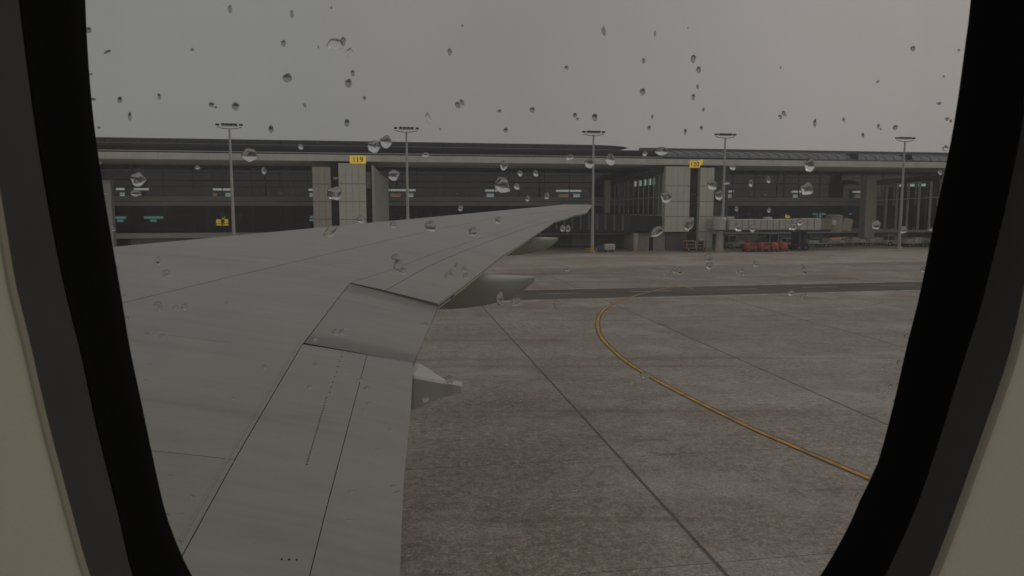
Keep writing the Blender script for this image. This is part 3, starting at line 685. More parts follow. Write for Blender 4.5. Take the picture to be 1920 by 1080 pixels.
# ============================================================ LIGHT MASTS
def mast(px, ytop, label, first=None):
    s, z = local(px, ytop + 8, -2)
    if first is not None: return copy_tree(first, world(s, -2, 0), label)
    t = tthing('light_mast', label, 'light mast', 'apron light masts along the terminal', s, -2, 0)
    H = 16.35
    MB().tube((0, 0, .35), (0, 0, H - .35), .24, .12, 14).build('pole', M['mast'], t)
    MB().tube((0, 0, 0), (0, 0, .36), .42, .34, 16).build('base', M['cartgrey'], t)
    MB().tube((0, 0, 5.45), (0, 0, 5.6), .2, .2, 12).build('collar', M['mast'], t)
    mb = MB(); P = [Vector((x, 0, H - .45 + .22 * (abs(x) / 1.45) ** 2)) for x in [-1.45, -.9, -.4, 0, .4, .9, 1.45]]
    for a, c in zip(P, P[1:]): mb.tube(a, c, .06, .06, 8)
    mb.tube((-1.0, 0, H - .1), (1.0, 0, H - .1), .04, .04, 8)
    mb.build('crossarm', M['mast'], t)
    for x in (-.72, -.24, .24, .72): MB().box(x - .21, x + .21, -.3, .2, H - .02, H + .2).build('floodlight', M['lampdark'], t, bevel=.03)
    for x in (-1.38, 1.38): MB().box(x - .2, x + .2, -.3, .2, H - .06, H + .16).build('floodlight', M['lampdark'], t, bevel=.03)
    return t
m1 = mast(430, 232, 'first light mast from the left, standing left of the brown gate tower')
mast(762, 242, 'second light mast from the left, right of the left gate tower', m1)
mast(1113, 248, 'middle light mast rising beside the wing tip', m1)
mast(1360, 250, 'light mast just right of the tower marked 120', m1)
mast(1697, 258, 'rightmost light mast in front of the dark glazed walkway', m1)

# ============================================================ GROUND VEHICLES AND CARTS
def wheels(t, xs, ys, r=.28, w=.16):
    for x in xs:
        for y in ys:
            wv = MB().tube((x, y - w / 2, r), (x, y + w / 2, r), r, r, 16).build('wheel', M['tyre'], t); MB().tube((x, y - w / 2 - .01, r), (x, y + w / 2 + .01, r), r * .45, r * .45, 10).build('hub', M['cartgrey'], wv)
# open baggage cart with orange frame
s, _ = local(1301, 470, -1.5)
t = tthing('baggage_cart', 'open baggage cart with orange frame parked below the tower marked 120', 'baggage cart', None, s, -1.6, 0)
MB().box(-1.5, 1.5, -.7, .7, .42, .55).build('deck', M['orange'], t, bevel=.02)
for x in (-1.45, -.1, .12, 1.45):
    for y in (-.62, .62): MB().box(x - .05, x + .05, y - .05, y + .05, .552, 1.4).build('post', M['trim'] if abs(x) < .2 else M['orange'], t)
MB().box(-1.52, -.05, -.72, .72, 1.4, 1.52).build('roof', M['orange'], t, bevel=.03); MB().box(.08, 1.9, -.72, .72, 1.4, 1.5).build('roof', M['orange'], t, bevel=.03)
MB().box(-1.4, -.12, -.02, .02, .56, 1.36).build('divider', M['steel'], t); MB().box(.2, 1.4, -.02, .02, .56, 1.36).build('divider', M['steel'], t)
for x in (-1.4, .15): MB().box(x, x + 1.25, -.68, -.64, .95, 1.02).build('side_rail', M['trim'], t)
MB().box(.7, 1.2, -.3, .3, 1.501, 1.75).build('white_bag', M['white'], t, bevel=.1)
wheels(t, (-1.15, 1.1), (-.6, .6), .26); MB().tube((1.5, 0, .4), (2.7, 0, .25), .04, .04, 8).build('tow_bar', M['yellow'], t)
# red tarpaulin carts
def redcart(px, label, flap, first=None, wid=.95):
    s, _ = local(px, 474, -4.2)
    t = tthing('covered_baggage_cart', label, 'baggage cart', None, s, -4.3, 0)
    rg = []
    for z, kx, ky in [(.40, 1, 1), (.62, 1.04, 1.02), (.92, .97, .98), (1.14, .84, .82), (1.27, .68, .6), (1.33, .45, .35)]:
        rg.append([(wid * kx * (abs(math.cos(a)) ** .45) * (1 if math.cos(a) > 0 else -1), .8 * ky * (abs(math.sin(a)) ** .45) * (1 if math.sin(a) > 0 else -1), z) for a in [2 * math.pi * (q + .5) / 20 for q in range(20)]])
    MB().loft(rg).build('tarpaulin', M['red'], t)
    MB().box(-wid - .05, wid + .05, -.74, .74, .28, .40).build('chassis', M['steel'], t, bevel=.02)
    if flap: MB().hexa([(-wid * .55, -.85, .85), (wid * .75, -.85, .85), (wid * .6, -.66, 1.22), (-wid * .35, -.66, 1.22), (-wid * .55, -.76, .85), (wid * .75, -.76, .85), (wid * .6, -.5, 1.24), (-wid * .35, -.5, 1.24)]).build('window_flap', M['flap'], t)
    wheels(t, (-wid * .65, wid * .65), (-.6, .6), .24); MB().tube((wid, 0, .32), (wid + .3, 0, .3), .04, .04, 8).build('tow_bar', M['steel'], t)
redcart(1405, 'leftmost red tarpaulin baggage cart with dark flap', True, wid=.86)
redcart(1430, 'second red tarpaulin baggage cart from the left, with dark flap', True, wid=.8)
redcart(1449, 'third red tarpaulin baggage cart, plain side, left of the end cart', False, wid=.5)
redcart(1465.5, 'rightmost red tarpaulin baggage cart, plain side, nearest the jet bridge wheels', False, wid=.52)
# belt loader behind the red carts
s, _ = local(1418, 462, -1)
t = tthing('belt_loader', 'dark belt loader with sloping conveyor behind the red carts', 'belt loader', None, s, -1, 0)
MB().prism([(-2.2, .75), (1.3, 1.75), (1.75, 1.6), (1.75, 1.3), (-2.2, .5)], 'y', -.5, .5).build('conveyor', M['steel'], t, bevel=.02)
MB().box(-1.8, 1.8, -.8, .8, .35, .72).build('chassis', M['cartgrey'], t, bevel=.05); MB().box(-1.9, -1.3, -.85, -.3, .72, 1.3).build('driver_seat', M['steel'], t, bevel=.05)
for y in (-.55, .55): MB().tube((-2.0, y, 1.2), (1.3, y, 2.1), .03, .03, 6).build('handrail', M['trim'], t)
wheels(t, (-1.2, 1.2), (-.7, .7), .34)
# white ground tractor
def tractor(px, tt, label, L=3.2, m='white', cabh=1.75):
    s, _ = local(px, 460, tt)
    t = tthing('service_tractor', label, 'tractor', None, s, tt, 0)
    MB().box(-L / 2, L / 2, -.8, .8, .3, .95).build('body', M[m], t, bevel=.08)
    MB().prism([(-L * .42, .952), (-L * .36, cabh), (-L * .02, cabh), (L * .05, .952)], 'y', -.68, .68).build('cab', M['black'], t, bevel=.03)
    MB().box(-L * .39, L * .0, -.74, .74, cabh, cabh + .1).build('cab_roof', M[m], t, bevel=.03)
    for x0, x1 in ((-L * .42, -L * .375), (-.04 * L, .045 * L)):
        for y in (-.72, .68): MB().prism([(x0, .952), (x0 + .05, cabh), (x0 + .13, cabh), (x0 + .1, .952)], 'y', y, y + .045).build('cab_pillar', M[m], t)
    MB().box(L * .12, L * .44, -.6, .6, .952, 1.12).build('hood', M[m], t, bevel=.05)
    for y in (-.5, .5): MB().tube((L / 2 - .01, y, .7), (L / 2 + .04, y, .7), .1, .1, 12).build('headlight', M['trim'], t)
    wheels(t, (-L * .32, L * .32), (-.72, .72), .36, .22); return t
tractor(1455, 2.2, 'white cab tractor standing behind the right end of the red carts', 3.6, 'white', 2.2)
tractor(1486, 1.2, 'low white tractor just left of the jet bridge wheels', 3.4, 'white', 1.5)
tractor(1376, 4.0, 'pale boxy service vehicle beneath the left end of the jet bridge', 3.0, 'cartgrey', 1.9)
def dolly(px, tt, L, label, load=None):
    s, _ = local(px, 456, tt)
    t = tthing('baggage_dolly', label, 'dolly', None, s, tt, 0)
    MB().box(-L / 2, L / 2, -.75, .75, .5, .62).build('deck', M['cartgrey'], t, bevel=.02)
    for x in (-L / 2 + .05, L / 2 - .05): MB().box(x - .04, x + .04, -.75, .75, .622, 1.25).build('end_frame', M['white'], t)
    for k in range(1, 6): MB().box(-L / 2 + k * L / 6 - .03, -L / 2 + k * L / 6 + .03, -.7, -.66, .622, .85).build('stake', M['white'], t)
    if load: 
        for k, (x0, x1, h, mm) in enumerate(load): MB().box(x0, x1, -.6, .6, .63, .63 + h).build('load_box', M[mm], t, bevel=.05)
    wheels(t, (-L * .36, L * .36), (-.6, .6), .25); MB().tube((L / 2, 0, .45), (L / 2 + .7, 0, .3), .04, .04, 6).build('tow_bar', M['steel'], t)
dolly(1530, 5, 3.6, 'low pale baggage dolly right of the jet bridge wheels', [(-1.5, .2, .4, 'white')])
dolly(1566, 6, 3.6, 'low pale baggage dolly loaded with white crates below the cab', [(-1.4, 1.3, .3, 'white'), (-1.0, .6, .55, 'cartgrey')])
dolly(1606, 7, 3.4, 'baggage dolly with grey load left of the pale pillar foot', [(-1.2, .2, .7, 'cartgrey'), (.3, 1.3, .4, 'white')])
dolly(1640, 7, 3.4, 'baggage dolly with mixed white load at the pale pillar foot', [(-1.3, -.3, .5, 'white'), (-.2, 1.2, .65, 'cartgrey')])
dolly(1716, 3, 4.2, 'baggage dolly with stacked pale boxes right of the fifth mast', [(-1.9, -.7, .6, 'cartgrey'), (-.5, .9, .8, 'white'), (1.0, 1.9, .45, 'beige')])
tractor(1672, 6, 'grey service tractor just left of the fifth mast base', 3.0, 'cartgrey', 1.6)
dolly(1548, 9, 3.2, 'pale dolly in the rear row under the amber strip', [(-1.3, 1.2, .5, 'white')])
dolly(1588, 9, 3.2, 'pale dolly with two crates in the rear row just right of the bridge cab', [(-1.3, -.2, .7, 'white'), (0, 1.2, .5, 'cartgrey')])
dolly(1624, 10, 3.2, 'rear row dolly with tall pale load at the left of the pale pillar', [(-1.2, 1.0, .85, 'cartgrey')])
dolly(1694, 6.5, 3.2, 'pale low dolly directly behind the fifth mast', [(-1.2, 1.1, .5, 'white')])
dolly(1738, 3, 3.4, 'rightmost pale dolly beside the window edge', [(-1.2, .1, .6, 'white'), (.3, 1.3, .8, 'cartgrey')])
a, c = S_(1515, 10), S_(1750, 10)
t = tthing('low_barrier_wall', 'long low pale barrier wall behind the dollies at right', 'barrier', None, (a + c) / 2, 12.2, 0)
k = a
while k < c: MB().box(k - (a + c) / 2 + .02, k - (a + c) / 2 + 3.4, 0, .3, 0, .95).build('barrier_block', M['cartgrey'], t, bevel=.04); k += 3.5
# conveyor with orange strip
s, _ = local(1568, 445, 8)
t = tthing('amber_conveyor', 'long low conveyor with a glowing orange strip behind the jet bridge cab', 'conveyor', None, s, 8, 0)
MB().box(-4.8, 3.2, -.4, .4, .9, 1.2).build('belt_bed', M['steel'], t, bevel=.03); MB().box(-1.4, 2.6, -.46, -.405, 1.12, 1.24).build('lit_strip', M['amber'], t)
for x in (-4.2, -1.6, .6, 2.8): MB().box(x - .08, x + .08, -.3, .3, 0, .9).build('leg', M['cartgrey'], t)
MB().box(-4.8, 3.2, -.44, -.4, 1.201, 1.26).build('edge_rail', M['trim'], t)
# small things by the middle mast
s, _ = local(1124, 466, -1.5)
t = tthing('blue_bin', 'small blue bin on the ground right of the middle mast', 'bin', None, s, -1.5, 0)
MB().loft([[(x * k, y * k, z) for x, y in ((-.4, -.35), (.4, -.35), (.4, .35), (-.4, .35))] for z, k in ((.12, .85), (.9, 1.05))], smooth=False).build('tub', M['blue'], t, bevel=.02); MB().box(-.45, .45, -.4, .4, .905, .98).build('lid', M['blue'], t, bevel=.03)
for x in (-.3, .3): MB().tube((x - .04, .2, .1), (x + .04, .2, .1), .1, .1, 10).build('wheel', M['tyre'], t)
s, _ = local(1142, 466, -1.3)
t = tthing('ground_power_unit', 'small white ground unit with blue bin on its left', 'ground unit', None, s, -1.3, 0)
MB().box(-.75, .75, -.5, .5, .3, 1.15).build('housing', M['white'], t, bevel=.1); MB().box(-.5, .4, -.53, -.502, .55, .95).build('grille', M['cartgrey'], t); wheels(t, (-.45, .45), (-.45, .45), .17, .12)
s, _ = local(1103, 466, -1.6)
t = tthing('chock_rack', 'low yellow barrier at the foot of the middle mast', 'barrier', None, s, -2.6, 0)
for x in (-.6, .9): MB().box(x - .04, x + .04, -.04, .04, 0, .7).build('post', M['yellow'], t)
for z in (.3, .6): MB().box(-.65, .95, -.03, .03, z, z + .08).build('bar', M['yellow'], t)

# ============================================================ AIRCRAFT WING
WA, WB = 4.215, .0765
def xte(Y): return -1.1 if Y < 11 else -1.1 + (Y - 11) * 3.4 / 19.5
def xle(Y): return 2.3 - .7 * (30.5 - Y)
def WS(X, Y):
    c = max(xte(Y) - xle(Y), .4); v = (xte(Y) - X) / c
    g = 1 - ((.62 - v) / .62) ** 2 if v < .62 else 1 - ((v - .62) / .38) ** 2
    return WA + WB * Y + .062 * c * max(g, -.6)
def whit(x, y):
    d = ray(x, y); t = 1.5
    while t < 36:
        if EYE + d.z * t < WS(d.x * t, d.y * t):
            lo, hi = t - .05, t
            for _ in range(25):
                m_ = (lo + hi) / 2
                if EYE + d.z * m_ < WS(d.x * m_, d.y * m_): hi = m_
                else: lo = m_
            return Vector((d.x * hi, d.y * hi, 0))
        t += .05
    return None
def resample(P, n):
    P = [Vector(p) for p in P]; L = [0]
    for a, c in zip(P, P[1:]): L.append(L[-1] + (c - a).length)
    o = []
    for i in range(n):
        t = L[-1] * i / (n - 1); k = 0
        while k < len(L) - 2 and L[k + 1] < t: k += 1
        f = (t - L[k]) / max(1e-9, L[k + 1] - L[k]); o.append(P[k].lerp(P[k + 1], min(1, max(0, f))))
    return o
wing = thing('aircraft_wing', 'long pale grey swept aircraft wing filling the left half of the view', 'wing')
def patch(name, Fp, Gp, m, nu=48, nv=14, drop_f=0., drop_g=0., gap=.0055, thick=.035, egap=None):
    """a skin panel lofted between its forward edge Fp and aft edge Gp, following the wing surface"""
    Fr, Gr = resample(Fp, nu), resample(Gp, nu); bm = bmesh.new(); uvl = bm.loops.layers.uv.new('UVMap')
    top, bot = [], []
    for i in range(nu):
        a, c = Fr[i], Gr[i]; d = (c - a); L = max(d.length, 1e-6); a2, c2 = a + d / L * min(gap, L * .2), c - d / L * min(gap, L * .2)
        rt, rb_ = [], []
        for j in range(nv):
            v = j / (nv - 1); q = a2.lerp(c2, v)
            z = WS(q.x, q.y) - (drop_f + (drop_g - drop_f) * v)
            rt.append((q.x, q.y, z)); rb_.append((q.x, q.y, z - thick))
        top.append(rt); bot.append(rb_)
    # pull the two ends inwards by the gap
    for rows in (top, bot):
        for (i, k) in ((0, 1), (nu - 1, nu - 2)):
            for j in range(nv):
                a = Vector(rows[i][j]); c = Vector(rows[k][j]); L = (c - a).length
                g_ = egap or gap
                if L > g_ * 1.2: rows[i][j] = tuple(a.lerp(c, g_ / L))
    Vt = [[bm.verts.new(p) for p in r] for r in top]; Vb = [[bm.verts.new(p) for p in r] for r in bot]
    uv = {}
    for i in range(nu):
        for j in range(nv): uv[Vt[i][j]] = uv[Vb[i][j]] = (i / (nu - 1), j / (nv - 1))
    def face(vs, sm=True):
        try: f = bm.faces.new(vs)
        except ValueError: return
        f.smooth = sm
        for l in f.loops: l[uvl].uv = uv[l.vert]
    for i in range(nu - 1):
        for j in range(nv - 1):
            face([Vt[i][j], Vt[i][j + 1], Vt[i + 1][j + 1], Vt[i + 1][j]]); face([Vb[i][j], Vb[i + 1][j], Vb[i + 1][j + 1], Vb[i][j + 1]])
        for j in (0, nv - 1):
            q = [Vt[i][j], Vt[i + 1][j], Vb[i + 1][j], Vb[i][j]]; face(q if j == 0 else q[::-1], False)
    for i in (0, nu - 1):
        for j in range(nv - 1):
            q = [Vt[i][j], Vb[i][j], Vb[i][j + 1], Vt[i][j + 1]]; face(q if i == 0 else q[::-1], False)
    bmesh.ops.remove_doubles(bm, verts=bm.verts[:], dist=1e-5); bmesh.ops.recalc_face_normals(bm, faces=bm.faces[:]); sharpen(bm)
    me = bpy.data.meshes.new(name); bm.to_mesh(me); bm.free(); me.materials.append(m)
    # keep side faces flat
    o = bpy.data.objects.new(name, me); COL.objects.link(o); o.parent = wing; return o
def W(*pts): return [whit(*p) for p in pts]
def ext(P, Y):                                     # extend a plan line back to span station Y
    a, c = P[0], P[1]; f = (Y - a.y) / (c.y - a.y); return [a + (c - a) * f] + P
TIP = Vector((3.30, 30.4, 0))
A_ = ext(W((235, 567), (440, 517), (640, 470), (820, 430), (920, 410), (1000, 400), (1070, 394.5)), .9)
root_te = ext(W((750, 1080), (760, 900)), .9)[0]
TEi = [root_te] + W((750, 1080), (757, 900), (770, 770), (775, 677))
I_ = ext(W((345, 1035), (440, 862), (567, 645)), .9)
J_ = ext(W((580, 1080), (610, 960), (655, 790), (688, 665)), .9)
B_ = W((657, 531), (745, 502), (800, 480), (875, 455), (950, 432), (1000, 414), (1045, 401.5), (1085, 396.5)) 
C_ = W((721, 545), (805, 498), (870, 470), (940, 444), (985, 428))
TEo = W((822, 568), (880, 527), (940, 480), (985, 452), (1015, 432), (1040, 415), (1075, 403), (1100, 398.3))
TEo = [p for p in TEo if p]; B_ = [p for p in B_ if p]
TEo.append(TIP)
Mf = W((570, 643), (655, 531)); Mg = W((775, 675), (822, 568))
LE = [Vector((xle(Y), Y, 0)) for Y in (.9, 6, 12, 18, 24, 28, 29.8)] + [Vector((2.45, 30.55, 0)), TIP + Vector((-.1, .12, 0))]
lead = [Vector((p.x, p.y, 0)) for p in LE]
A_end = A_ + [TIP + Vector((-.12, .02, 0))]
B_end = B_ + [TIP + Vector((-.1, -.03, 0))]
patch('leading_edge_panel', lead, A_end, M['wing_lead'], 90, 22, gap=.015)
kx = W((285, 845), (440, 862)); kd = (kx[0] - kx[1]).normalized()
# wing box skins: split by the chordwise joint and by one outboard joint
def cut(P, Y):
    out_, rest = [], []
    for i in range(len(P) - 1):
        a, c = P[i], P[i + 1]
        if a.y <= Y: out_.append(a)
        if a.y <= Y < c.y:
            m_ = a.lerp(c, (Y - a.y) / (c.y - a.y)); out_.append(m_); rest.append(m_)
        if c.y > Y: rest.append(c)
    return out_, rest
rear = I_[:-1] + [I_[-1], Mf[0], Mf[1]] + B_end[1:]
def at_line(P, p0, d):                             # y where polyline P crosses the line p0 + k d
    for a, c in zip(P, P[1:]):
        e = c - a; det = d.x * -e.y + d.y * e.x
        if abs(det) < 1e-9: continue
        r = a - p0; k = (r.x * -e.y + r.y * e.x) / det; m_ = (d.x * r.y - d.y * r.x) / det
        if 0 <= m_ <= 1 and k > 0: return a.y + e.y * m_
    return None
yA = at_line(A_end, kx[1], kd) or 7.0
A1, Arest = cut(A_end, yA); R1_, Rrest = cut(rear, kx[1].y)
patch('wing_skin', A1, R1_, M['wing'], 40, 16, gap=.004)
A2, A3 = cut(Arest, 15.2); R2, R3 = cut(Rrest, 14.2)
patch('wing_skin', A2, R2, M['wing'], 50, 16, egap=.003); A3, A4 = cut(A3, 22.5); R3, R4 = cut(R3, 21.3)
patch('wing_skin', A3, R3, M['wing'], 40, 12, egap=.002); patch('wing_skin', A4, R4, M['wing'], 50, 10, egap=.002)
patch('inboard_flap', I_, J_, M['wing'], 40, 10, drop_f=.002, drop_g=.002, gap=.003); patch('inboard_flap_edge', J_, TEi, M['wing'], 40, 10, drop_f=.003, drop_g=.02, gap=.003)
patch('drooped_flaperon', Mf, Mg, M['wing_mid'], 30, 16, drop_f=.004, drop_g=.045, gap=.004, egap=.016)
Bo = [B_[0] + Vector((.0, .03, 0))] + B_end[1:]
Cfull = [Vector((-2.18, C_[0].y, 0))] if False else []
s0 = Bo[0].lerp(TEo[0], .40)
Cl = [s0] + C_[1:] + [TIP + Vector((-.05, -.08, 0))]
patch('spoiler_panel', Bo, Cl, M['wing'], 60, 8); patch('outboard_flap', Cl, TEo, M['wing'], 60, 8, drop_f=.003, drop_g=.012)
# wing core (structure seen in the gaps, rounded nose and underside)
bm = bmesh.new(); rings = []
allte = TEi + [Mg[0], Mg[1]] + TEo[1:]
def te_at(Y):
    for a, c in zip(allte, allte[1:]):
        if a.y <= Y <= c.y: return a.x + (c.x - a.x) * (Y - a.y) / max(1e-6, c.y - a.y)
    return allte[-1].x
Ys = [.9 + (30.3 - .9) * i / 70 for i in range(71)]
for Y in Ys:
    xl, xt = xle(min(Y, 30.4)), te_at(Y) - .05; c = max(xt - xl, .25); ring = []; n = 22
    if xt - xl < .25: xl = xt - .25
    for j in range(n + 1):
        v = j / n; X = xt + (xl - xt) * v; ring.append((X, Y, WS(X, Y) - .06 - .07 * (1 - v) ** 3 * (1 if 8 < Y < 12 else .2)))
    zt_ = WS(xt, Y); zl = WS(xl, Y)
    for j in range(1, 7):                           # nose
        a = math.pi * j / 7; ring.append((xl - .02 * c * math.sin(a), Y, zl - .06 - .025 * c * (1 - math.cos(a)) / 2))
    for j in range(n + 1):
        v = 1 - j / n; X = xt + (xl - xt) * v; th = .03 + c * (.05 * math.sin(math.pi * min(1, v * .95 + .02)) ** .8 + .025 * v); X = X if v < .99 else xl
        ring.append((X, Y, WA + WB * Y - (.05 + .03 * c * math.sin(math.pi * v)) - (.06 if v < .05 else .1)))
    rings.append(ring)
mb = MB(); mb.loft(rings)
nr = len(rings[0])
for i, f in enumerate(mb.bm.faces):
    if i < (len(rings) - 1) * nr: f.material_index = 0 if (i % nr) < 23 else 1
mb.build('wing_core', [M['wcore'], M['winglow']], wing)
# trailing edge strip gives the edge its thin bright rim
# rivets and small fasteners on the inboard flap
mb = MB()
for (pa, pb, n) in [((262, 622), (425, 642), 40), ((560, 520), (640, 486), 40), ((612, 745), (575, 870), 26), ((640, 668), (618, 735), 8), ((528, 1048), (556, 1049), 3)]:
    for k in range(n):
        q = whit(fr(k / (n - 1), pa[0], pb[0]), fr(k / (n - 1), pa[1], pb[1])); z = WS(q.x, q.y)
        if n in (40, 34, 30): mb.tube((q.x, q.y, z - .006), (q.x, q.y, z + .001), .0045, .0045, 6); continue
        mb.tube((q.x, q.y, z - .006), (q.x, q.y, z + .0015), .007, .007, 6)
mb.build('rivet_row', M['wcore'], wing)['kind'] = 'stuff'
# raised seam along the flap hinge
hp = resample(I_, 40); rg = []
mb = MB()
for a, c in zip(hp, hp[1:]):
    off = Vector((-.05, 0, 0)); a, c = a + off, c + off
    mb.hexa([(a.x - .012, a.y, WS(a.x, a.y) - .01), (a.x + .012, a.y, WS(a.x, a.y) - .01), (c.x + .012, c.y, WS(c.x, c.y) - .01), (c.x - .012, c.y, WS(c.x, c.y) - .01),
             (a.x - .012, a.y, WS(a.x, a.y) + .0035), (a.x + .012, a.y, WS(a.x, a.y) + .0035), (c.x + .012, c.y, WS(c.x, c.y) + .0035), (c.x - .012, c.y, WS(c.x, c.y) + .0035)])
mb.build('hinge_seam', M['wing'], wing)
# flap track fairings
def fairing(yc, x0, xend, ztop, zend, hw, depth, label):
    rings = []; N = 26
    for i in range(15):
        f = i / 14; X = fr(f, x0, xend)
        k = math.sqrt(max(.0, 1 - max(0, (f - .45) / .55) ** 1.9)) if f > .45 else 1
        k = max(k, .13) * (0.55 + .45 * min(1, f / .3))
        zt_ = fr(f, ztop, zend + .1 * 0) ; ring = []
        zc = zt_ - depth * .28 * k
        for j in range(N):
            a = 2 * math.pi * j / N; cy, sz = math.cos(a), math.sin(a)
            e = .62; yy = abs(cy) ** e * (1 if cy > 0 else -1) * hw * k
            zz = (abs(sz) ** .7 * (1 if sz > 0 else -1)) * (depth * .28 * k if sz > 0 else depth * .72 * k)
            if sz < 0: yy *= (1 - .45 * abs(sz))
            ring.append((X, yc + yy, zc + zz))
        rings.append(ring)
    o = MB().loft(rings).build('flap_track_fairing', M['fairing'], wing, label=label)
    X = fr(.8, x0, xend)
    return o
def faceted(prof, label):
    """pod with a flat top facet and a straight side: each station is X, far Y, near Y, top z (far), top z (near), bottom z"""
    rg = []
    for X, yf, yn, zf, zn, zb in prof:
        m_ = (yf + yn) / 2
        rg.append([(X, yf, zf), (X, yn + .03, zn + .012), (X, yn, zn - .015), (X, yn + .005, zb + .04 * (zn - zb)), (X, yn + .3 * (m_ - yn), zb + .02 * (zn - zb)), (X, m_, zb), (X, yf, zb + .3 * (zn - zb))])
    return MB().loft(rg, smooth=False).build('flap_track_fairing', M['fairing'], wing, label=label)
def at_y(px, py, Y): d = ray(px, py); return d.x / d.y * Y, EYE + d.z / d.y * Y
xa, zfa = at_y(776, 681, 8.1); xb, zna = at_y(776, 707, 7.6); xc, zba = at_y(775, 771, 7.6)
xd, zfb = at_y(835, 712, 7.95); _, znb = at_y(833, 717, 7.7); _, zbb = at_y(833, 746, 7.7); xe, ze = at_y(866, 728, 7.8)
faceted([(-3.0, 8.1, 7.6, zfa - .06, zna - .06, zba), (xb + .0, 8.1, 7.6, zfa, zna, zba), (xd, 7.95, 7.7, zfb, znb, zbb), (fr(.55, xd, xe), 7.93, 7.72, fr(.4, zfb, ze) + .02, fr(.4, znb, ze) + .02, fr(.5, zbb, ze) - .02), (xe, 7.9, 7.76, ze + .05, ze + .045, ze - .06)], 'nearest faceted fairing pod behind the inboard flap')
fairing(14.6, -3.4, .44, 5.26, 5.10, .34, .74, 'middle fairing pod behind the outboard flap')
fairing(21.2, -2.2, 1.32, 5.72, 5.58, .3, .6, 'outer fairing pod near the wing tip')

# ============================================================ CABIN WALL AND WINDOW
def sidepts(Lpts): return [Vector((x, y)) for x, y in Lpts]
inner_L = [(950, 1345), (680, 1322), (540, 1275), (450, 1210), (395, 1140), (360, 1080), (338, 1035), (310, 960), (285, 850), (262, 740), (243, 650), (225, 540), (206, 430), (190, 330), (176, 230), (166, 120), (160, 0), (158, -150), (165, -400), (190, -600), (240, -750), (340, -880), (500, -960), (750, -1000), (985, -1008)]
inner_R = [(950, 1345), (1220, 1322), (1350, 1275), (1436, 1205), (1494, 1140), (1538, 1080), (1571, 1025), (1597, 975), (1618, 925), (1645, 870), (1675, 760), (1700, 650), (1725, 550), (1745, 450), (1763, 360), (1782, 270), (1797, 180), (1809, 90), (1820, 0), (1826, -150), (1820, -400), (1796, -600), (1745, -750), (1640, -880), (1480, -960), (1220, -1000), (985, -1008)]
black_L = [(945, 1480), (680, 1455), (480, 1390), (360, 1290), (292, 1180), (248, 1080), (220, 960), (180, 800), (150, 660), (120, 540), (92, 400), (75, 300), (60, 200), (47, 100), (35, 0), (20, -200), (25, -450), (50, -700), (120, -900), (260, -1040), (500, -1110), (750, -1140), (985, -1148)]
black_R = [(945, 1480), (1220, 1455), (1420, 1390), (1550, 1280), (1612, 1180), (1660, 1080), (1715, 960), (1760, 830), (1800, 700), (1835, 590), (1866, 470), (1890, 370), (1914, 250), (1933, 120), (1948, 0), (1962, -200), (1955, -450), (1925, -700), (1850, -900), (1710, -1040), (1470, -1110), (1220, -1140), (985, -1148)]
rev_L = [(945, 1590), (620, 1560), (400, 1470), (270, 1330), (200, 1190), (158, 1080), (135, 1000), (105, 890), (75, 775), (45, 645), (19, 540), (0, 430), (-30, 250), (-55, 80), (-66, -80), (-74, -250), (-62, -500), (-20, -780), (70, -990), (230, -1130), (480, -1215), (985, -1245)]
rev_R = [(945, 1590), (1270, 1560), (1490, 1470), (1630, 1330), (1705, 1190), (1755, 1080), (1792, 985), (1830, 880), (1870, 768), (1900, 680), (1922, 590), (1952, 430), (1985, 250), (2010, 80), (2024, -80), (2032, -250), (2020, -500), (1975, -780), (1880, -990), (1720, -1130), (1470, -1215), (985, -1245)]
NS = 90
def loop(Lp, Rp, Y, n=NS):
    def sm(P): return resample([Vector((p[0], p[1], 0)) for p in catmull([(x, y, 0) for x, y in P], 8)], n)
    l, r = sm(Lp), sm(Rp)
    pts = l + r[::-1][1:-1]
    return [wallp(p.x, p.y, Y) for p in pts]
def lerp_loop(a, c, f, Y=None):
    o = [p.lerp(q, f) for p, q in zip(a, c)]
    if Y is not None: o = [Vector((p.x, Y, p.z)) for p in o]
    return o
YP, YB, YR = .252, .232, .214
inn, blk, rev = loop(inner_L, inner_R, YP - .001), loop(black_L, black_R, YB), loop(rev_L, rev_R, YR)
cx = sum(p.x for p in inn) / len(inn); cz = sum(p.z for p in inn) / len(inn)
def grow(lp, d, Y):
    return [Vector((p.x + (p.x - cx) / max(1e-6, math.hypot(p.x - cx, p.z - cz)) * d, Y, p.z + (p.z - cz) / max(1e-6, math.hypot(p.x - cx, p.z - cz)) * d)) for p in lp]
def rect(lp, hw, hh, Y):
    o = []
    for p in lp:
        dx, dz = p.x - cx, p.z - cz; k = min(hw / max(abs(dx), 1e-6), hh / max(abs(dz), 1e-6)); o.append(Vector((cx + dx * k, Y, cz + dz * k)))
    return o
cabin = thing('cabin_wall', 'beige aircraft cabin wall around the dark rimmed window', 'cabin wall')
cabin_o = cabin
def skin(name, rings, m, parent=cabin): return MB().loft(rings, caps=False).build(name, m, parent)
skin('window_reveal', [blk, lerp_loop(blk, rev, .5), grow(rev, -.0012, YR + .001), ], M['reveal'])
skin('window_lip', [grow(rev, -.0012, YR + .001), grow(rev, -.0006, YR - .0006), grow(rev, .0003, YR - .0008), grow(rev, .0008, YR)], M['lip'])
skin('wall_panel', [grow(rev, .0009, YR), grow(rev, .006, YR - .0012), grow(rev, .03, YR - .002), rect(rev, .34, .42, YR - .002)], M['cabin'])
skin('outer_skin', [grow(inn, .0145, .2615), rect(inn, .34, .42, .29)], M['fuselage'])
win = thing('cabin_window', 'dark rimmed cabin window with rain-spotted clear pane', 'window')
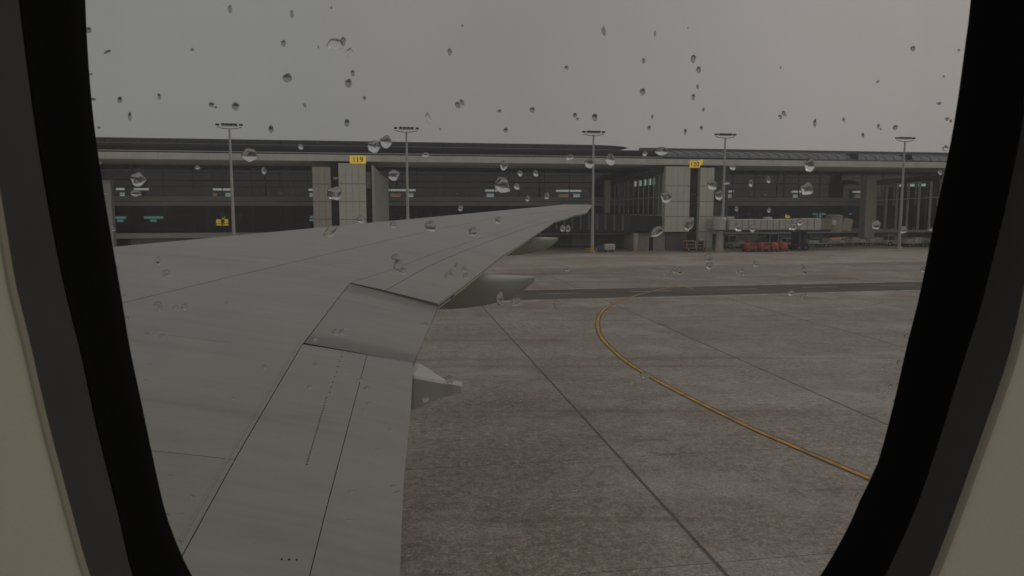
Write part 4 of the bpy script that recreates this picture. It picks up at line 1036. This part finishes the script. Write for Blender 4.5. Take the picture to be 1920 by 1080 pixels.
skin('gasket', [grow(blk, -.0004, YB + .0004), lerp_loop(blk, inn, .55, YB + .009), lerp_loop(blk, inn, .93, YP - .007), inn, grow(inn, .0095, YP + .006), grow(inn, .015, .262)], M['gasket'], win)
# the pane: thin sheet with real thickness filling the opening
pl_ = grow(inn, .003, .2522); pl2 = grow(inn, .003, .2550)
bm = bmesh.new(); a_ = [bm.verts.new(p) for p in pl_]; b_ = [bm.verts.new(p) for p in pl2]; n = len(a_)
bm.faces.new(a_); bm.faces.new(b_[::-1])
for i in range(n): bm.faces.new([a_[i], b_[i], b_[(i + 1) % n], a_[(i + 1) % n]])
bmesh.ops.recalc_face_normals(bm, faces=bm.faces[:]); me = bpy.data.meshes.new('pane'); bm.to_mesh(me); bm.free(); me.materials.append(M['pane'])
o = bpy.data.objects.new('pane', me); COL.objects.link(o); o.parent = win
# wall continuing on both sides inside, curved fuselage skin outside
def sheet(name, Yf, m, parent, X0, X1, Z0, Z1):
    mb = MB(); hw, hh = .34, .42
    xs = [X0, cx - hw, cx + hw, X1]; zs = [Z0 + (cz - hh - Z0) * i / 8 for i in range(9)] + [cz + hh] + [cz + hh + (Z1 - cz - hh) * i / 4 for i in range(1, 5)]
    for i in range(3):
        for za, zb in zip(zs, zs[1:]):
            if i == 1 and za > cz - hh - .01 and zb < cz + hh + .01: continue
            v = [mb.bm.verts.new((x, Yf(z), z)) for x, z in ((xs[i], za), (xs[i + 1], za), (xs[i + 1], zb), (xs[i], zb))]; f = mb.bm.faces.new(v); f.smooth = True
    bmesh.ops.remove_doubles(mb.bm, verts=mb.bm.verts[:], dist=1e-5)
    return mb.build(name, m, parent)
sheet('side_wall_panel', lambda z: YR - .002, M['cabin'], cabin, -1.2, 1.2, 5.45, 7.3)
sheet('fuselage_skin', lambda z: .29 + (.12 * max(0, (cz - .42) - z) ** .8 if z < cz - .42 else -.35 * max(0, z - cz - .42) ** 1.3), M['fuselage'], cabin, -7, 7, 4.0, 7.9)

# ============================================================ HAZE
hm = bpy.data.materials.new('thin_rain_haze'); hm.use_nodes = True; ht = hm.node_tree; ht.nodes.clear()
ho = ht.nodes.new('ShaderNodeOutputMaterial'); hv = ht.nodes.new('ShaderNodeVolumePrincipled')
hv.inputs['Color'].default_value = (.97, .95, .93, 1); hv.inputs['Density'].default_value = .0009; ht.links.new(hv.outputs[0], ho.inputs['Volume'])
o = MB().box(-430, 430, -130, 530, -1.3, 17.6).build('haze', hm); o['kind'] = 'stuff'

# ============================================================ RAINDROPS ON THE PANE
# (x, y, width, height, tilt in degrees, skew of the apex, optional own label)
big = {(467, 290): 'large round raindrop over the roof just right of the first mast', (257, 336): 'large raindrop over the terminal glass near the left window edge',
 (700, 275): 'large raindrop over the dark roof, lower of a touching pair near the second mast', (723, 266): 'large raindrop over the dark roof, upper of a touching pair near the second mast',
 (627, 362): 'large round raindrop over the dark slot of the left gate tower', (737, 328): 'faint round raindrop just right of the slanting bright wall',
 (940, 347): 'large tall raindrop over the terminal midway between second and third masts', (1105, 306): 'round raindrop touching the middle light mast under the eaves', (1144, 299): 'slanted round raindrop on the eaves band right of the middle mast',
 (1240, 283): 'wide pale raindrop on the roof just left of the 120 sign', (1249, 369): 'round half-bright raindrop on the left edge of the 120 tower', (1335, 347): 'round raindrop on the right edge of the 120 tower',
 (1518, 310): 'large round raindrop on the eaves band right of the fourth mast', (1513, 354): 'large tall raindrop over a lit kiosk right of the fourth mast', (619, 434): 'elongated tilted raindrop where the brown tower meets the wing',
 (807, 424): 'round dark raindrop near the wing leading edge', (1231, 435): 'elongated tilted raindrop below the walkway of the 120 tower', (1292, 419): 'tall curved raindrop over the dark slot of the 120 tower',
 (628, 83): 'faint wide raindrop high in the sky above the left tower', (742, 484): 'top drop of the dripping trio on the wing', (746, 497): 'middle long drop of the dripping trio on the wing', (755, 508): 'bottom drop of the dripping trio on the wing',
 (1328, 483): 'upper drop of a dripping pair over the apron below the orange cart', (1330, 498): 'lower drop of a dripping pair over the apron below the orange cart',
 (1487, 424): 'round raindrop on the jet bridge tunnel, lower of two', (1500, 416): 'round raindrop on the jet bridge tunnel, upper of two', (843, 712): 'round raindrop on the tail of the nearest wing fairing', (968, 565): 'faint round raindrop on the white road line',
 (937, 560): 'tall faint raindrop on the white road line', (1384, 427): 'split round raindrop on the left part of the jet bridge tunnel', (655, 976): 'flat greenish raindrop low on the inboard flap', (797, 748): 'curved raindrop on the side of the nearest fairing'}
D = [(431,17,7,14),(547,26,6,14),(643,77,9,15),(628,83,27,22),(656,99,12,17),(661,137,7,11),(653,156,12,15),(538,146,16,15),(531,81,8,12),(360,93,6,6),(201,97,13,5,25),(224,187,7,12,-15),(298,181,6,11),(243,218,6,15),(396,196,9,9,-40),(404,201,5,5),(441,199,12,14),(571,198,5,9,30),(683,184,5,8),(858,197,9,12,25),(866,192,7,12,30),(803,222,9,20,20),(936,213,8,17),(650,230,8,14),(508,242,8,15),(843,97,7,13),(867,48,4,4),(998,206,9,10),(1132,58,7,16,10),(1228,63,4,11),(1300,110,9,14),(1310,131,8,13),(1207,114,6,10),(1062,127,8,7),(1308,163,5,8),(1205,172,10,12),(1300,182,6,12),(1319,206,5,7),(1078,216,7,9),(1083,223,5,5),(1115,220,10,13),(948,244,8,9),(1223,219,4,7),(1217,240,6,9),(1285,247,5,11),(1315,240,5,9),(1463,219,6,9,35),(1470,213,7,11,30),(1528,231,6,15),(1582,225,5,9,20),(1618,254,5,10,10),(1647,237,5,9),(1651,242,4,4),(1679,239,9,9,40),(1646,153,8,4,45),(1712,91,9,9),(1812,148,5,5),(1761,194,9,5),(1776,223,7,6),(1798,94,5,4),(1770,143,4,4),(621,14,4,5),(597,88,3,5),(1290,52,3,3),(825,242,4,4),(1464,127,3,6),
 (467,290,26,26),(257,336,26,26),(563,275,9,10),(700,275,23,22),(723,266,21,22),(627,362,27,26),(737,328,20,20),(798,290,14,9),(944,310,13,18),(940,347,26,30,15),(1105,306,18,18),(1144,299,18,21,20),(1068,295,15,10,20),(1209,288,9,9),(1240,283,22,16),(1249,369,21,22),(1335,347,18,18),(1348,366,15,18),(1518,310,20,23),(1513,354,22,24,20),(1408,343,8,14),(1441,337,7,14,15),(975,325,8,11,15),(1004,325,9,12,15),(969,350,10,12,30),(989,372,8,11),(1025,367,9,13),(863,390,9,11),(370,314,9,7),(494,320,8,13,10),(1384,427,14,14),(1374,314,12,9),(1362,343,14,5),(1381,391,7,10),(1442,394,7,9),(254,362,20,12),
 (619,434,28,17,40),(807,424,20,20),(887,434,15,17),(934,413,11,13),(737,421,12,12),(676,411,13,14),(1055,428,9,13),(1065,428,9,13),(1231,435,26,16,40),(1292,419,17,26,-20),(1411,428,12,14),(1487,424,15,16),(1500,416,13,13,-20),(1643,421,16,18,-35),(1694,430,14,15,-30),(742,484,16,15),(746,497,16,22,-15),(755,508,13,12),(848,517,12,6,-25),(838,517,9,12),(846,510,8,11,20),(856,498,7,9),(871,505,9,10,20),(873,517,10,12),(296,489,9,13),(307,512,6,13),(313,511,8,12),(296,571,13,12),(299,580,9,10),(330,577,8,10),(346,575,12,11),(425,569,6,8),(275,627,9,4),(303,631,9,10),(496,689,9,10),(590,636,9,9),(642,623,12,13),(629,623,12,12),(437,748,7,6),(1328,483,14,17),(1330,498,12,14),(1247,513,5,9,-20),(1259,512,7,10,10),(1265,506,7,12),(1274,508,9,15),(1384,506,6,11,-15),(1392,505,7,10),(1396,512,7,9),(1418,495,10,11),(1505,500,6,11,-15),(1509,506,9,17),(1063,505,8,8,20),(937,560,13,26),(968,565,17,17),(1043,570,10,18),(1484,549,12,12),(1514,550,13,5,15),(1504,556,6,10,-20),(676,712,14,7),(688,728,12,7),(692,757,9,5),(683,768,8,5),(800,609,20,7,-10),(797,748,13,12),(843,712,15,16),(661,922,16,6),(738,911,12,5),(745,923,13,5),(655,976,18,6),(708,842,7,4),(592,684,7,9),(580,726,9,7),(272,713,13,3),(279,684,10,4),(320,893,9,4),(358,932,9,8),(340,964,9,4),(357,986,4,4),(326,827,4,4),(1601,650,6,5),(1655,690,7,4),(1670,724,8,7),(1663,722,5,4),(1647,725,8,4),(1648,732,6,4),(1658,746,6,6),(1671,649,5,5),(1627,798,9,3),(1505,964,9,3,20),(732,806,8,4),(478,1020,4,4),(1210,703,20,12),(1185,715,12,8),(1560,480,4,4),(1620,640,4,4),(300,620,9,3)]
def where(x, y):
    if y < 262:
        h = 'high in the sky' if y < 130 else 'low in the sky'
        c = ('left of the first mast' if x < 410 else 'between the first mast and the left tower' if x < 600 else 'above the left gate tower' if x < 740 else 'between the second and middle masts' if x < 1090
             else 'left of the 120 tower' if x < 1260 else 'above the 120 tower' if x < 1345 else 'between the two rightmost masts' if x < 1690 else 'near the right window edge')
        return h + ' ' + c
    if y < 440 and not (y > 400 and 640 < x < 1000):
        return ('over the terminal left of the first mast' if x < 425 else 'over the terminal left of the left gate tower' if x < 590 else 'over the left gate tower' if x < 750 else 'over the terminal between second and middle masts' if x < 1100
                else 'over the terminal around the 120 tower' if x < 1400 else 'over the terminal right of the fourth mast' if x < 1600 else 'over the far right walkway')
    te = 940 - (y - 480) * 1.3 if y < 568 else 775
    if x < te:
        return ('over the outer wing' if y < 560 and x > 560 else 'over the wing near the left window edge' if x < 480 and y < 700 else 'over the drooped middle wing panel' if 560 < x and y < 660 else 'over the inner wing low at left' if x < 480 else 'over the inboard flap')
    return ('over the bright apron before the red carts' if y < 530 else 'over the dark service road' if y < 590 else 'over the apron near the right window edge' if x > 1590 else 'over the concrete beside the wing')
rw = random.Random(5)
for (P_, sgn) in ((inner_L, 1), (inner_R, -1)):
    for q in resample([Vector((a[0], a[1], 0)) for a in P_[5:17]], 19)[1:-1]:
        if 0 < q.y < 1075: z_ = rw.choice((5, 6, 7, 9, 11)); D.append((round(q.x + sgn * rw.uniform(-1, 7)), round(q.y + rw.uniform(-18, 18)), z_, z_ * rw.choice((.6, .9, 1.2)), rw.uniform(-30, 30), 'edge'))
recs, fam = [], {}
for d in D:
    x, y, wp_, hp_ = d[:4]; tilt = d[4] if len(d) > 4 else 0
    lab = big.get((x, y))
    if not lab:
        size = 'tiny dark raindrop speck' if max(wp_, hp_) < 7 else ('flat streak of water' if wp_ > 2 * hp_ else 'narrow upright raindrop' if hp_ > 1.7 * wp_ else 'small rounded raindrop')
        lab = size + ' ' + where(x, y)
        if len(d) > 5: lab = 'tiny raindrop touching the %s edge of the window opening beside the %s' % (('left', 'right')[x > 900], ('sky' if y < 255 else 'terminal' if y < 455 else ('wing', 'apron')[x > 900]))
    fam.setdefault(lab, []).append(x + y * .001); recs.append((x, y, wp_, hp_, tilt, lab))
ORD = ['leftmost', 'second from left', 'third from left', 'fourth from left', 'fifth from left', 'sixth from left', 'seventh from left', 'eighth from left', 'ninth from left', 'tenth from left', 'eleventh from left', 'twelfth from left', 'thirteenth from left']
def own(x, y, lab):
    q = sorted(fam[lab])
    if len(q) == 1: return lab
    k = q.index(x + y * .001)
    return (('rightmost' if k == len(q) - 1 else ORD[k]) + ' ' + lab) if len(q) < 4 or k < 1 or k == len(q) - 1 else ORD[k] + ', ' + lab
drop2 = drop.copy(); drop2.name = 'dark_tinted_water'; drop2.node_tree.nodes['Principled BSDF'].inputs['Base Color'].default_value = (.5, .5, .5, 1)  # grey tint imitates the dark refraction of small drops against the sky
def drop_mesh(seed):
    rnd = random.Random(seed); bm = bmesh.new(); nr_, na = 9, 28
    ph = [rnd.uniform(0, 6.28) for _ in range(4)]; am = [rnd.uniform(.02, .07) for _ in range(4)]
    def rad(a): return 1 + sum(am[k] * math.sin((k + 2) * a + ph[k]) for k in range(4))
    ax, az = rnd.uniform(.3, .5), rnd.uniform(-.2, .05)         # apex pushed right to darken that edge, and down by gravity
    rows = []
    for i in range(nr_):
        th = i / (nr_ - 1) * math.pi / 2
        r, h = math.cos(th), math.sin(th)
        if i == nr_ - 1: rows.append([bm.verts.new((ax, h, az))]); break
        rows.append([bm.verts.new((r * rad(2 * math.pi * k / na) * math.cos(2 * math.pi * k / na) + ax * h, h, r * rad(2 * math.pi * k / na) * math.sin(2 * math.pi * k / na) + az * h)) for k in range(na)])
    for a, c in zip(rows, rows[1:]):
        for k in range(na):
            f = bm.faces.new([a[k], a[(k + 1) % na], c[(k + 1) % na], c[k]] if len(c) > 1 else [a[k], a[(k + 1) % na], c[0]]); f.smooth = True
    bm.faces.new(rows[0][::-1]); bmesh.ops.recalc_face_normals(bm, faces=bm.faces[:])
    me = bpy.data.meshes.new('raindrop'); bm.to_mesh(me); bm.free(); me.materials.append(M['water']); return me
DM = [drop_mesh(k) for k in range(7)]; DS = []
for m_ in DM: c_ = m_.copy(); c_.materials[0] = drop2; DS.append(c_)
for k, (x, y, wp_, hp_, tilt, lab) in enumerate(recs):
    small = max(wp_, hp_) < 17; o = bpy.data.objects.new('raindrop', (DS if small and y < 262 else DM)[k % 7]); COL.objects.link(o)
    p = wallp(x, y, .25515); u = .2552 / F_PX
    o.location = p; a, h = wp_ * u / 2, hp_ * u / 2
    o.scale = (a, min(a, h) * (.75 if small and y < 262 else .6 if small else .42), h); o.rotation_euler = (0, R(-tilt), 0)
    tag(o, own(x, y, lab), 'raindrop', 'raindrops on the window pane')
